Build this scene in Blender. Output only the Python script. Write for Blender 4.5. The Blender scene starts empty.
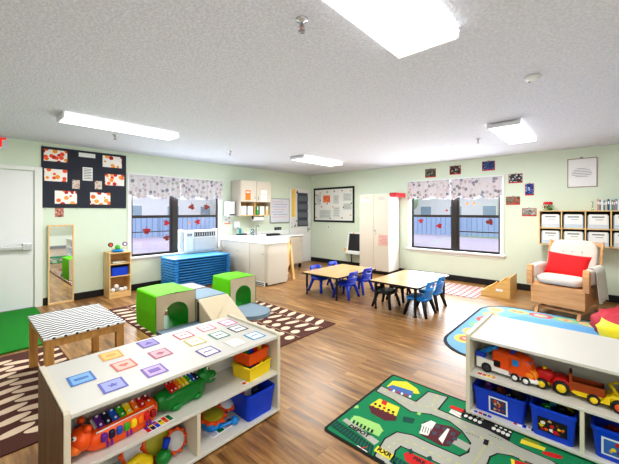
import bpy, bmesh, math, random
from mathutils import Vector, Matrix, Euler
random.seed(7)
col = bpy.context.scene.collection
PI = math.pi
# ---------------------------------------------------------------- camera model (used to read true positions on known planes)
FP, CX, CY, CH = 320.6, 309.5, 211.8, 1.40
AZ = math.radians(42.3)
FW = (math.cos(AZ), math.sin(AZ)); RT = (math.sin(AZ), -math.cos(AZ))
def ray(px, py):
    s = (px-CX)/FP
    return (FW[0]+s*RT[0], FW[1]+s*RT[1], (CY-py)/FP)
def onz(px, py, z=0.0):
    d = ray(px, py); t = (z-CH)/d[2]; return (d[0]*t, d[1]*t)
def ony(px, py, y=6.16):
    d = ray(px, py); t = y/d[1]; return (d[0]*t, CH+d[2]*t)      # x, z
def onx(px, py, x=6.83):
    d = ray(px, py); t = x/d[0]; return (d[1]*t, CH+d[2]*t)      # y, z

# ---------------------------------------------------------------- materials
def lin(c):
    c /= 255.0
    return c/12.92 if c <= 0.04045 else ((c+0.055)/1.055)**2.4
def L3(rgb): return (lin(rgb[0]), lin(rgb[1]), lin(rgb[2]), 1)
_m = {}
def mat(name, rgb, rough=0.5, metal=0.0, var=0.06, scale=8.0, bump=0.0, bscale=80.0, emit=0.0, coat=0.0, spec=0.5, alpha=None):
    if name in _m: return _m[name]
    m = bpy.data.materials.new(name); m.use_nodes = True
    nt = m.node_tree; b = nt.nodes['Principled BSDF']
    b.inputs['Roughness'].default_value = rough
    b.inputs['Metallic'].default_value = metal
    b.inputs['Specular IOR Level'].default_value = spec
    b.inputs['Coat Weight'].default_value = coat
    base = L3(rgb)
    tc = nt.nodes.new('ShaderNodeTexCoord')
    if var > 0:
        n = nt.nodes.new('ShaderNodeTexNoise'); n.inputs['Scale'].default_value = scale; n.inputs['Detail'].default_value = 3
        nt.links.new(tc.outputs['Object'], n.inputs['Vector'])
        r = nt.nodes.new('ShaderNodeMapRange'); r.inputs[3].default_value = 1-var; r.inputs[4].default_value = 1+var
        nt.links.new(n.outputs['Fac'], r.inputs[0])
        mx = nt.nodes.new('ShaderNodeMix'); mx.data_type = 'RGBA'; mx.blend_type = 'MULTIPLY'; mx.inputs[0].default_value = 1
        mx.inputs[6].default_value = base
        nt.links.new(r.outputs[0], mx.inputs[7]); nt.links.new(mx.outputs[2], b.inputs['Base Color'])
    else:
        b.inputs['Base Color'].default_value = base
    if emit > 0:
        b.inputs['Emission Color'].default_value = base; b.inputs['Emission Strength'].default_value = emit
    if bump > 0:
        n2 = nt.nodes.new('ShaderNodeTexNoise'); n2.inputs['Scale'].default_value = bscale; n2.inputs['Detail'].default_value = 4
        nt.links.new(tc.outputs['Object'], n2.inputs['Vector'])
        bp = nt.nodes.new('ShaderNodeBump'); bp.inputs['Strength'].default_value = bump; bp.inputs['Distance'].default_value = 0.01
        nt.links.new(n2.outputs['Fac'], bp.inputs['Height']); nt.links.new(bp.outputs['Normal'], b.inputs['Normal'])
    _m[name] = m; return m

def wood(name, c1, c2, axis='x', rough=0.45, sc=6.0):
    if name in _m: return _m[name]
    m = bpy.data.materials.new(name); m.use_nodes = True
    nt = m.node_tree; b = nt.nodes['Principled BSDF']; b.inputs['Roughness'].default_value = rough
    tc = nt.nodes.new('ShaderNodeTexCoord'); mp = nt.nodes.new('ShaderNodeMapping')
    s = {'x': (1, 14, 14), 'y': (14, 1, 14), 'z': (14, 14, 1)}[axis]
    mp.inputs['Scale'].default_value = s
    n = nt.nodes.new('ShaderNodeTexNoise'); n.inputs['Scale'].default_value = sc*0.4; n.inputs['Detail'].default_value = 6; n.inputs['Roughness'].default_value = .6
    cr = nt.nodes.new('ShaderNodeValToRGB'); cr.color_ramp.elements[0].color = L3(c1); cr.color_ramp.elements[1].color = L3(c2)
    cr.color_ramp.elements[0].position = .35; cr.color_ramp.elements[1].position = .65
    nt.links.new(tc.outputs['Object'], mp.inputs[0]); nt.links.new(mp.outputs[0], n.inputs['Vector'])
    nt.links.new(n.outputs['Fac'], cr.inputs[0]); nt.links.new(cr.outputs[0], b.inputs['Base Color'])
    _m[name] = m; return m

def floor_mat():
    m = bpy.data.materials.new('wood_plank_floor'); m.use_nodes = True
    nt = m.node_tree; b = nt.nodes['Principled BSDF']; lk = nt.links.new
    b.inputs['Roughness'].default_value = .3; b.inputs['Specular IOR Level'].default_value = .55
    tc = nt.nodes.new('ShaderNodeTexCoord')
    mp = nt.nodes.new('ShaderNodeMapping'); mp.inputs['Rotation'].default_value = (0, 0, PI/2)
    lk(tc.outputs['Object'], mp.inputs[0])
    br = nt.nodes.new('ShaderNodeTexBrick'); br.inputs['Scale'].default_value = 1
    br.inputs['Brick Width'].default_value = 1.2; br.inputs['Row Height'].default_value = .125
    br.inputs['Mortar Size'].default_value = .0015; br.inputs['Bias'].default_value = 0
    br.offset = .37; br.inputs['Color1'].default_value = (0, 0, 0, 1); br.inputs['Color2'].default_value = (1, 1, 1, 1)
    br.inputs['Mortar'].default_value = (.2, .2, .2, 1)
    lk(mp.outputs[0], br.inputs['Vector'])
    mp2 = nt.nodes.new('ShaderNodeMapping'); mp2.inputs['Scale'].default_value = (9, .8, 1)
    lk(tc.outputs['Object'], mp2.inputs[0])
    ad = nt.nodes.new('ShaderNodeVectorMath'); ad.operation = 'ADD'
    sc = nt.nodes.new('ShaderNodeVectorMath'); sc.operation = 'SCALE'; sc.inputs['Scale'].default_value = 7
    lk(br.outputs['Color'], sc.inputs[0]); lk(mp2.outputs[0], ad.inputs[0]); lk(sc.outputs[0], ad.inputs[1])
    n = nt.nodes.new('ShaderNodeTexNoise'); n.inputs['Scale'].default_value = 2.2; n.inputs['Detail'].default_value = 8; n.inputs['Roughness'].default_value = .65
    lk(ad.outputs[0], n.inputs['Vector'])
    cr = nt.nodes.new('ShaderNodeValToRGB'); e = cr.color_ramp.elements
    e[0].position = .3; e[0].color = L3((94, 64, 36)); e[1].position = .72; e[1].color = L3((200, 160, 108))
    x = cr.color_ramp.elements.new(.5); x.color = L3((154, 112, 66))
    lk(n.outputs['Fac'], cr.inputs[0])
    r = nt.nodes.new('ShaderNodeMapRange'); r.inputs[3].default_value = .84; r.inputs[4].default_value = 1.12
    lk(br.outputs['Color'], r.inputs[0])
    mx = nt.nodes.new('ShaderNodeMix'); mx.data_type = 'RGBA'; mx.blend_type = 'MULTIPLY'; mx.inputs[0].default_value = 1
    lk(cr.outputs[0], mx.inputs[6]); lk(r.outputs[0], mx.inputs[7])
    lk(mx.outputs[2], b.inputs['Base Color'])
    r2 = nt.nodes.new('ShaderNodeMapRange'); r2.inputs[3].default_value = .24; r2.inputs[4].default_value = .42
    lk(n.outputs['Fac'], r2.inputs[0]); lk(r2.outputs[0], b.inputs['Roughness'])
    return m

def ceiling_mat():
    m = bpy.data.materials.new('popcorn_ceiling'); m.use_nodes = True
    nt = m.node_tree; b = nt.nodes['Principled BSDF']; lk = nt.links.new
    b.inputs['Roughness'].default_value = .95
    tc = nt.nodes.new('ShaderNodeTexCoord')
    n = nt.nodes.new('ShaderNodeTexNoise'); n.inputs['Scale'].default_value = 55; n.inputs['Detail'].default_value = 3; n.inputs['Roughness'].default_value = .6
    lk(tc.outputs['Object'], n.inputs['Vector'])
    cr = nt.nodes.new('ShaderNodeValToRGB'); cr.color_ramp.elements[0].position = .42; cr.color_ramp.elements[1].position = .62
    cr.color_ramp.elements[0].color = L3((213, 216, 225)); cr.color_ramp.elements[1].color = L3((226, 229, 237))
    lk(n.outputs['Fac'], cr.inputs[0]); lk(cr.outputs[0], b.inputs['Base Color'])
    bp = nt.nodes.new('ShaderNodeBump'); bp.inputs['Strength'].default_value = .8; bp.inputs['Distance'].default_value = .014
    lk(n.outputs['Fac'], bp.inputs['Height']); lk(bp.outputs['Normal'], b.inputs['Normal'])
    return m

def glass_mat(name='window_glass', tint=(255, 255, 255), gl=.06):
    if name in _m: return _m[name]
    m = bpy.data.materials.new(name); m.use_nodes = True
    nt = m.node_tree; nt.nodes.clear()
    o = nt.nodes.new('ShaderNodeOutputMaterial'); t = nt.nodes.new('ShaderNodeBsdfTransparent'); g = nt.nodes.new('ShaderNodeBsdfGlossy')
    t.inputs[0].default_value = L3(tint); g.inputs['Roughness'].default_value = .03
    mx = nt.nodes.new('ShaderNodeMixShader'); mx.inputs[0].default_value = gl
    nt.links.new(t.outputs[0], mx.inputs[1]); nt.links.new(g.outputs[0], mx.inputs[2]); nt.links.new(mx.outputs[0], o.inputs[0])
    _m[name] = m; return m

def spots(name, base, cols, scale=12, thr=.42, rough=.7):
    """paper / cloth with random coloured blotches (voronoi)"""
    if name in _m: return _m[name]
    m = bpy.data.materials.new(name); m.use_nodes = True
    nt = m.node_tree; b = nt.nodes['Principled BSDF']; lk = nt.links.new; b.inputs['Roughness'].default_value = rough
    tc = nt.nodes.new('ShaderNodeTexCoord')
    v = nt.nodes.new('ShaderNodeTexVoronoi'); v.inputs['Scale'].default_value = scale
    oi = nt.nodes.new('ShaderNodeObjectInfo'); vo = nt.nodes.new('ShaderNodeVectorMath'); vo.operation = 'MULTIPLY_ADD'
    vo.inputs[1].default_value = (1, 1, 1); cb_ = nt.nodes.new('ShaderNodeCombineXYZ'); ml = nt.nodes.new('ShaderNodeMath'); ml.operation = 'MULTIPLY'; ml.inputs[1].default_value = 7.3
    lk(oi.outputs['Random'], ml.inputs[0]); lk(ml.outputs[0], cb_.inputs[0]); lk(ml.outputs[0], cb_.inputs[2]); lk(tc.outputs['Object'], vo.inputs[0]); lk(cb_.outputs[0], vo.inputs[2])
    lk(vo.outputs[0], v.inputs['Vector'])
    sp = nt.nodes.new('ShaderNodeSeparateColor'); lk(v.outputs['Color'], sp.inputs[0])
    cr = nt.nodes.new('ShaderNodeValToRGB'); cr.color_ramp.interpolation = 'CONSTANT'
    while len(cr.color_ramp.elements) < len(cols): cr.color_ramp.elements.new(.5)
    for i, c in enumerate(cols):
        cr.color_ramp.elements[i].position = i/len(cols); 
    for i, c in enumerate(cols): cr.color_ramp.elements[i].color = L3(c)
    lk(sp.outputs[0], cr.inputs[0])
    lt = nt.nodes.new('ShaderNodeMath'); lt.operation = 'LESS_THAN'; lt.inputs[1].default_value = thr
    lk(v.outputs['Distance'], lt.inputs[0])
    mx = nt.nodes.new('ShaderNodeMix'); mx.data_type = 'RGBA'; mx.inputs[6].default_value = L3(base)
    lk(lt.outputs[0], mx.inputs[0]); lk(cr.outputs[0], mx.inputs[7]); lk(mx.outputs[2], b.inputs['Base Color'])
    _m[name] = m; return m

def zigzag(name, c1, c2, period=.06, rows=.05, amp=.018):
    if name in _m: return _m[name]
    m = bpy.data.materials.new(name); m.use_nodes = True
    nt = m.node_tree; b = nt.nodes['Principled BSDF']; lk = nt.links.new; b.inputs['Roughness'].default_value = .6
    tc = nt.nodes.new('ShaderNodeTexCoord'); s = nt.nodes.new('ShaderNodeSeparateXYZ'); lk(tc.outputs['Object'], s.inputs[0])
    def M(op, a, bb=None):
        n = nt.nodes.new('ShaderNodeMath'); n.operation = op
        for i, v in enumerate((a, bb)):
            if v is None: continue
            if isinstance(v, (int, float)): n.inputs[i].default_value = v
            else: lk(v, n.inputs[i])
        return n.outputs[0]
    zz = M('PINGPONG', s.outputs[0], period/2)          # 0..period/2
    off = M('MULTIPLY', zz, amp*2/period)
    u = M('ADD', s.outputs[1], off)
    u = M('ADD', u, 10.0)
    fr = M('FRACT', M('DIVIDE', u, rows))
    st = M('LESS_THAN', fr, .46)
    mx = nt.nodes.new('ShaderNodeMix'); mx.data_type = 'RGBA'; mx.inputs[6].default_value = L3(c1); mx.inputs[7].default_value = L3(c2)
    lk(st, mx.inputs[0]); lk(mx.outputs[2], b.inputs['Base Color'])
    _m[name] = m; return m

# palette
WALL = mat('pale_green_wall_paint', (221, 233, 215), .85, var=.015, bump=.05, bscale=120)
TRIM = mat('white_trim_paint', (236, 238, 234), .5, var=.01)
BASEB = mat('black_vinyl_baseboard', (32, 33, 36), .5)
WHITE = mat('white_laminate', (216, 214, 206), .4, var=.015)
WEDGE = mat('cream_laminate_edge', (226, 218, 198), .45, var=.02)
OFFW = mat('almond_laminate', (212, 203, 188), .45, var=.02)
BLACK = mat('black_plastic', (24, 24, 28), .45)
DKG = mat('dark_grey_plastic', (60, 62, 68), .5)
GREYM = mat('grey_metal', (150, 152, 156), .35, .8)
CHROME = mat('chrome', (210, 212, 215), .18, 1.0)
BRONZE = mat('dark_bronze_window_frame', (52, 46, 44), .45)
PAPER = mat('white_paper', (240, 240, 238), .8, var=.02)
RED = mat('red_plastic', (206, 30, 34), .35)
YEL = mat('yellow_plastic', (246, 214, 30), .35)
ORG = mat('orange_plastic', (240, 92, 22), .35)
GRN = mat('green_plastic', (20, 128, 50), .35)
LGRN = mat('lime_green_vinyl', (104, 206, 10), .65, spec=.25, bump=.15, bscale=12)
BLU = mat('blue_plastic', (20, 72, 208), .3)
LBLU = mat('sky_blue_plastic', (28, 140, 222), .35)
TEAL = mat('teal_plastic', (40, 150, 160), .4)
PUR = mat('purple_plastic', (110, 44, 150), .35)
NAVY = mat('navy_plastic', (26, 36, 70), .4)
CREAM = mat('cream_vinyl', (208, 194, 164), .45, bump=.12, bscale=10)
GRYV = mat('grey_blue_vinyl', (138, 158, 174), .65, spec=.25, bump=.1, bscale=14)
WOODL = wood('light_birch_wood', (226, 188, 130), (242, 212, 160), 'z')
WOODX = wood('light_birch_wood_level', (222, 178, 116), (240, 204, 148), 'x')
WOODR = wood('reddish_beech_wood', (206, 150, 100), (226, 174, 124), 'y')
WOODO = wood('oak_bench_wood', (190, 138, 76), (214, 164, 98), 'z')
WOODT = wood('maple_table_laminate', (200, 162, 110), (216, 182, 132), 'x', .25)
WOODB = wood('brown_wood_end_panel', (104, 78, 58), (138, 108, 82), 'z', .5)
GLASS = glass_mat()
DIFF = mat('glowing_light_diffuser', (255, 255, 255), .5, emit=1.7, var=0)

# ---------------------------------------------------------------- mesh builder
class MB:
    def __init__(s): s.v = []; s.f = []; s.fm = []; s.fs = []; s.mats = []
    def mi(s, m):
        if m not in s.mats: s.mats.append(m)
        return s.mats.index(m)
    def add(s, vs, fs, m, smooth=False, M=None):
        o = len(s.v)
        for p in vs:
            p = Vector(p)
            if M is not None: p = M @ p
            s.v.append(p)
        k = s.mi(m)
        for f in fs: s.f.append([o+i for i in f]); s.fm.append(k); s.fs.append(smooth)
        return s
    def frombm(s, bm, m, smooth=False, M=None):
        bm.verts.ensure_lookup_table(); bm.verts.index_update()
        s.add([v.co.copy() for v in bm.verts], [[v.index for v in f.verts] for f in bm.faces], m, smooth, M); bm.free(); return s
    def box(s, x0, x1, y0, y1, z0, z1, m, bev=0.0, seg=2, M=None, smooth=False):
        bm = bmesh.new(); bmesh.ops.create_cube(bm, size=1)
        bmesh.ops.scale(bm, vec=(abs(x1-x0), abs(y1-y0), abs(z1-z0)), verts=bm.verts)
        if bev > 0: bmesh.ops.bevel(bm, geom=list(bm.edges), offset=bev, segments=seg, profile=.5, affect='EDGES')
        T = Matrix.Translation(((x0+x1)/2, (y0+y1)/2, (z0+z1)/2))
        return s.frombm(bm, m, smooth, (M @ T) if M is not None else T)
    def cyl(s, p0, p1, r0, m, r1=None, n=16, caps=True, M=None, smooth=True):
        r1 = r0 if r1 is None else r1
        p0 = Vector(p0); p1 = Vector(p1); d = (p1-p0)
        q = d.to_track_quat('Z', 'Y').to_matrix()
        vs = []
        for (p, r) in ((p0, r0), (p1, r1)):
            for i in range(n):
                a = 2*PI*i/n; vs.append(p + q @ Vector((r*math.cos(a), r*math.sin(a), 0)))
        s.add(vs, [[i, (i+1) % n, n+(i+1) % n, n+i] for i in range(n)], m, smooth, M)
        if caps:
            s.add(vs[:n], [list(range(n))[::-1]], m, False, M); s.add(vs[n:], [list(range(n))], m, False, M)
        return s
    def tube(s, pts, r, m, n=8, M=None):
        pts = [Vector(p) for p in pts]; rings = []
        up = Vector((0, 0, 1))
        for i, p in enumerate(pts):
            d = (pts[min(i+1, len(pts)-1)]-pts[max(i-1, 0)]).normalized()
            a = d.cross(up) if abs(d.dot(up)) < .95 else d.cross(Vector((1, 0, 0)))
            a.normalize(); b = d.cross(a)
            rr = r[i] if isinstance(r, (list, tuple)) else r
            rings.append([p+rr*(a*math.cos(2*PI*k/n)+b*math.sin(2*PI*k/n)) for k in range(n)])
        vs = [v for R in rings for v in R]; fs = []
        for i in range(len(pts)-1):
            for k in range(n): fs.append([i*n+k, i*n+(k+1) % n, (i+1)*n+(k+1) % n, (i+1)*n+k])
        fs.append(list(range(n))[::-1]); fs.append([(len(pts)-1)*n+k for k in range(n)])
        return s.add(vs, fs, m, True, M)
    def ball(s, c, r, m, e=1.0, n=20, k=12, M=None, e2=None):
        """(super)ellipsoid; e<1 makes it boxy"""
        if not isinstance(r, (tuple, list)): r = (r, r, r)
        e2 = e if e2 is None else e2
        def sg(a, q): return math.copysign(abs(a)**q, a)
        vs = [(c[0], c[1], c[2]-r[2])]
        for j in range(1, k):
            ph = -PI/2+PI*j/k
            for i in range(n):
                th = 2*PI*i/n
                vs.append((c[0]+r[0]*sg(math.cos(ph), e2)*sg(math.cos(th), e), c[1]+r[1]*sg(math.cos(ph), e2)*sg(math.sin(th), e), c[2]+r[2]*sg(math.sin(ph), e2)))
        vs.append((c[0], c[1], c[2]+r[2])); fs = []
        for i in range(n): fs.append([0, 1+(i+1) % n, 1+i])
        for j in range(k-2):
            for i in range(n):
                a = 1+j*n+i; b = 1+j*n+(i+1) % n; fs.append([a, b, b+n, a+n])
        t = len(vs)-1; o = 1+(k-2)*n
        for i in range(n): fs.append([o+i, o+(i+1) % n, t])
        return s.add(vs, fs, m, True, M)
    def lathe(s, prof, c, m, n=24, M=None):
        vs = []; fs = []
        for (r, z) in prof:
            for i in range(n): vs.append((c[0]+r*math.cos(2*PI*i/n), c[1]+r*math.sin(2*PI*i/n), c[2]+z))
        for j in range(len(prof)-1):
            for i in range(n): fs.append([j*n+i, j*n+(i+1) % n, (j+1)*n+(i+1) % n, (j+1)*n+i])
        fs.append(list(range(n))[::-1]); fs.append([(len(prof)-1)*n+i for i in range(n)])
        return s.add(vs, fs, m, True, M)
    def prism(s, poly, ax, a0, a1, m, M=None, smooth=False):
        """polygon given in the two other axes (order x,y,z without ax), extruded along ax"""
        n = len(poly); vs = []
        for a in (a0, a1):
            for (u, w) in poly:
                vs.append({'x': (a, u, w), 'y': (u, a, w), 'z': (u, w, a)}[ax])
        fs = [[i, (i+1) % n, n+(i+1) % n, n+i] for i in range(n)]
        s.add(vs, fs, m, smooth, M); s.add(vs, [list(range(n))[::-1], list(range(n, 2*n))], m, False, M)
        return s
    def flat(s, poly, z, m, M=None): return s.add([(x, y, z) for x, y in poly], [list(range(len(poly)))], m, False, M)
    def build(s, name, parent=None, loc=(0, 0, 0), rot=(0, 0, 0), label=None):
        me = bpy.data.meshes.new(name)
        me.from_pydata([tuple(v) for v in s.v], [], s.f)
        for m in s.mats: me.materials.append(m)
        me.polygons.foreach_set('material_index', s.fm); me.polygons.foreach_set('use_smooth', s.fs)
        bm = bmesh.new(); bm.from_mesh(me); bmesh.ops.recalc_face_normals(bm, faces=bm.faces); bm.to_mesh(me); bm.free()
        me.update()
        o = bpy.data.objects.new(name, me); col.objects.link(o); o.location = loc; o.rotation_euler = rot
        if parent is not None: o.parent = parent
        if label: o['label'] = label
        return o
def tag(o, label, cat, group=None, kind=None):
    o['label'] = label; o['category'] = cat
    if group: o['group'] = group
    if kind: o['kind'] = kind
    return o
def thing(name, label, cat, loc=(0, 0, 0), rz=0.0, group=None):
    o = bpy.data.objects.new(name, None); col.objects.link(o); o.empty_display_size = .1
    o.location = loc; o.rotation_euler = (0, 0, rz); return tag(o, label, cat, group)
def solo(name, label, cat, mb, loc=(0, 0, 0), rot=(0, 0, 0), group=None):
    return tag(mb.build(name, None, loc, rot), label, cat, group)
def struct(name, mb, parent=None):
    o = mb.build(name, parent)
    if parent is None: o['kind'] = 'structure'
    return o
def dup(root, loc, rz=None, label=None, rot=None):
    r = root.copy(); col.objects.link(r); r.location = loc
    if rz is not None: r.rotation_euler = (0, 0, rz)
    if label: r['label'] = label
    for ch in list(root.children):
        c = ch.copy(); col.objects.link(c); c.parent = r
        for g in list(ch.children):
            d = g.copy(); col.objects.link(d); d.parent = c
    return r
def text(name, body, size, m, loc, rot, parent=None, ext=0.0006, align='CENTER'):
    cu = bpy.data.curves.new(name, 'FONT'); cu.body = body; cu.size = size; cu.extrude = ext; cu.offset = size*.025
    cu.align_x = align; cu.align_y = 'CENTER'; cu.materials.append(m); cu.resolution_u = 2
    tmp = bpy.data.objects.new(name+'_tmp', cu); me = bpy.data.meshes.new_from_object(tmp); bpy.data.objects.remove(tmp); me.name = name
    o = bpy.data.objects.new(name, me); col.objects.link(o); o.location = loc; o.rotation_euler = rot
    if parent is not None: o.parent = parent
    return o
def circ(cx, cy, r, n=20, ry=None, a=0.0):
    ry = ry or r
    return [(cx+r*math.cos(t)*math.cos(a)-ry*math.sin(t)*math.sin(a), cy+r*math.cos(t)*math.sin(a)+ry*math.sin(t)*math.cos(a)) for t in (2*PI*i/n for i in range(n))]
def rrect(x0, x1, y0, y1, r, n=6):
    p = []
    for (cx, cy, a0) in ((x1-r, y1-r, 0), (x0+r, y1-r, PI/2), (x0+r, y0+r, PI), (x1-r, y0+r, 1.5*PI)):
        for i in range(n+1):
            a = a0+PI/2*i/n; p.append((cx+r*math.cos(a), cy+r*math.sin(a)))
    return p

# ================================================================= ROOM SHELL
X0, X1, Y0, Y1, H = -2.6, 6.83, -3.0, 6.16, 2.44
T = .16
WL = (2.06, 3.86, .60, 2.04)     # north window: x0,x1,z0,z1
WR = (1.38, 3.17, .60, 2.04)     # east window: y0,y1,z0,z1
struct('floor', MB().box(X0-T, X1+T, Y0-T, Y1+T, -.1, 0, floor_mat()))
struct('ceiling', MB().box(X0-T, X1+T, Y0-T, Y1+T, H, H+.1, ceiling_mat()))
m = MB()
m.box(X0-T, WL[0], Y1, Y1+T, 0, H, WALL); m.box(WL[1], X1+T, Y1, Y1+T, 0, H, WALL)
m.box(WL[0], WL[1], Y1, Y1+T, 0, WL[2], WALL); m.box(WL[0], WL[1], Y1, Y1+T, WL[3], H, WALL)
struct('wall_north', m)
m = MB()
m.box(X1, X1+T, Y0-T, WR[0], 0, H, WALL); m.box(X1, X1+T, WR[1], Y1, 0, H, WALL)
m.box(X1, X1+T, WR[0], WR[1], 0, WR[2], WALL); m.box(X1, X1+T, WR[0], WR[1], WR[3], H, WALL)
struct('wall_east', m)
struct('wall_south', MB().box(X0-T, X1, Y0-T, Y0, 0, H, WALL))
struct('wall_west', MB().box(X0-T, X0, Y0, Y1, 0, H, WALL))
struct('baseboard_north', MB().box(.86, 5.95, Y1-.012, Y1, 0, .11, BASEB, .003))
struct('baseboard_east', MB().box(X1-.012, X1, Y0, Y1-.012, 0, .11, BASEB, .003))
struct('baseboard_south', MB().box(X0, X1-.012, Y0, Y0+.012, 0, .11, BASEB, .003))
struct('baseboard_west', MB().box(X0, X0+.012, Y0+.012, Y1, 0, .11, BASEB, .003))

# door 1 (left, white metal door with a push bar)
DW = mat('white_painted_door', (236, 237, 238), .45, var=.01)
m = MB(); m.box(.76, .85, Y1-.035, Y1, 0, 2.06, TRIM, .004); m.box(-.23, .76, Y1-.035, Y1, 2.0, 2.06, TRIM, .004); m.box(-.31, -.23, Y1-.035, Y1, 0, 2.06, TRIM, .004)
struct('trim_1', m)
d1 = struct('door_1', MB().box(-.22, .75, Y1-.022, Y1-.002, .015, 1.99, DW, .003))
m = MB(); m.box(-.15, .66, Y1-.1, Y1-.06, .86, .92, mat('grey_push_bar', (200, 202, 203), .35, .3), .012); m.box(.62, .73, Y1-.11, Y1-.02, .85, .95, _m['grey_push_bar'], .01); m.box(-.17, -.1, Y1-.1, Y1-.02, .86, .94, _m['grey_push_bar'], .01)
m.build('push_bar', d1)
m = MB(); m.box(-.22, .76, Y1-.05, Y1, 0, .014, GREYM, .003); m.build('threshold', d1)
# door 2 (by the corner)
m = MB(); m.box(5.96, 6.02, Y1-.03, Y1, 0, 2.03, TRIM, .004); m.box(6.02, 6.74, Y1-.03, Y1, 1.98, 2.03, TRIM, .004); m.box(6.74, 6.80, Y1-.03, Y1, 0, 2.03, TRIM, .004)
struct('trim_2', m)
d2 = struct('door_2', MB().box(6.02, 6.74, Y1-.02, Y1-.002, .01, 1.98, DW, .003))
m = MB(); m.cyl((6.68, Y1-.02, .92), (6.68, Y1-.07, .92), .012, CHROME); m.ball((6.68, Y1-.085, .92), .028, CHROME); m.box(6.65, 6.71, Y1-.026, Y1-.02, .84, 1.02, CHROME, .003); m.build('door_handle', d2)

# windows -------------------------------------------------------------
def window(n, axis):
    """axis 'n': along x in the north wall ; 'e': along y in the east wall"""
    if axis == 'n':
        a0, a1, z0, z1 = WL
        def B(mb, u0, u1, d0, d1, w0, w1, mt, bev=0): mb.box(u0, u1, Y1+d0, Y1+d1, w0, w1, mt, bev)
        mul = 2.87
    else:
        a0, a1, z0, z1 = WR
        def B(mb, u0, u1, d0, d1, w0, w1, mt, bev=0): mb.box(X1+d0, X1+d1, u0, u1, w0, w1, mt, bev)
        mul = 2.22
    e = .002
    m = MB()                                     # white casing + jambs
    for (u0, u1, w0, w1) in ((a0-.05, a0, z0-.05, z1+.05), (a1, a1+.05, z0-.05, z1+.05), (a0, a1, z1, z1+.05)):
        B(m, u0, u1, -.015, 0, w0, w1, TRIM, .003)
    B(m, a0, a0+.02, 0, T, z0, z1, TRIM); B(m, a1-.02, a1, 0, T, z0, z1, TRIM); B(m, a0+.02, a1-.02, 0, T, z1-.02, z1, TRIM)
    w = struct('window_%d' % n, m)
    m = MB(); B(m, a0-.08, a1+.08, -.06, 0, z0-.035, z0, TRIM, .006); B(m, a0-.05, a1+.05, -.014, 0, z0-.09, z0-.035, TRIM, .003); B(m, a0, a1, 0, T, z0-.01, z0, TRIM)
    m.build('window_sill', w)
    f0, f1, i0, i1 = a0+.02, a1-.02, z0, z1-.02
    m = MB(); t = .035
    for (p, q) in ((f0, mul-.045), (mul+.045, f1)):
        B(m, p, p+t, .05, .09, i0, i1, BRONZE, .003); B(m, q-t, q, .05, .09, i0, i1, BRONZE, .003)
        B(m, p+t, q-t, .05, .09, i0, i0+t, BRONZE); B(m, p+t, q-t, .05, .09, i1-t, i1, BRONZE)
        zr = 1.31
        B(m, p+t, q-t, .045, .085, zr-.025, zr+.025, BRONZE)
    if axis == 'n': B(m, f0+t, mul-.08, .055, .075, 1.02, 1.035, BRONZE)
    else: B(m, f0+t, mul-.08, .055, .075, .99, 1.01, BRONZE)
    B(m, mul-.045, mul+.045, .04, .1, i0, i1, BRONZE, .004)
    m.build('window_frame', w)
    for (p, q) in ((f0, mul-.045), (mul+.045, f1)):
        for (w0, w1) in ((i0, 1.31), (1.31, i1)):
            m = MB(); B(m, p+t, q-t, .066, .070, w0, w1, GLASS); m.build('window_pane', w)
    return w
window(1, 'n'); window(2, 'e')

# valances -------------------------------------------------------------
VAL = spots('floral_valance_cloth', (216, 211, 216), [(158, 152, 164), (196, 178, 188), (140, 142, 156), (206, 196, 196), (176, 180, 176)], 13, .42, .9)
def valance(axis, u0, u1, z1, h, label, sc=5):
    n = 60; k = 10; vs = []; fs = []
    for i in range(n+1):
        s = i/n; u = u0+(u1-u0)*s
        drop = h*(.82+.18*abs(math.sin(s*PI*sc/2*1.0)))
        for j in range(k+1):
            w = j/k; z = z1-drop*w
            dd = -.035+.012*math.sin(s*PI*2*9)*(.3+w)
            vs.append((u, Y1+dd-.01, z) if axis == 'n' else (X1+dd-.01, u, z))
    for i in range(n):
        for j in range(k): a = i*(k+1)+j; fs.append([a, a+1, a+k+2, a+k+1])
    mb = MB(); mb.add(vs, fs, VAL, True)
    t = thing('window_valance', label, 'curtain', group='floral valances')
    o = mb.build('valance_cloth', t)
    md = o.modifiers.new('s', 'SOLIDIFY'); md.thickness = .004
    mb = MB()
    if axis == 'n': mb.cyl((u0, Y1-.03, z1), (u1, Y1-.03, z1), .008, TRIM, n=8)
    else: mb.cyl((X1-.03, u0, z1), (X1-.03, u1, z1), .008, TRIM, n=8)
    mb.build('curtain_rod', t)
valance('n', 2.03, 2.95, 2.06, .42, 'floral grey and white valance on the left half of the window above the blue cots')
valance('n', 2.96, 3.89, 2.06, .42, 'floral grey and white valance hanging above the air conditioner')
valance('e', 2.29, 3.20, 2.06, .40, 'floral valance on the window half nearer the tall white wardrobe')
valance('e', 1.36, 2.28, 2.06, .42, 'floral valance on the window half nearer the wall photos and rocking chair')

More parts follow.
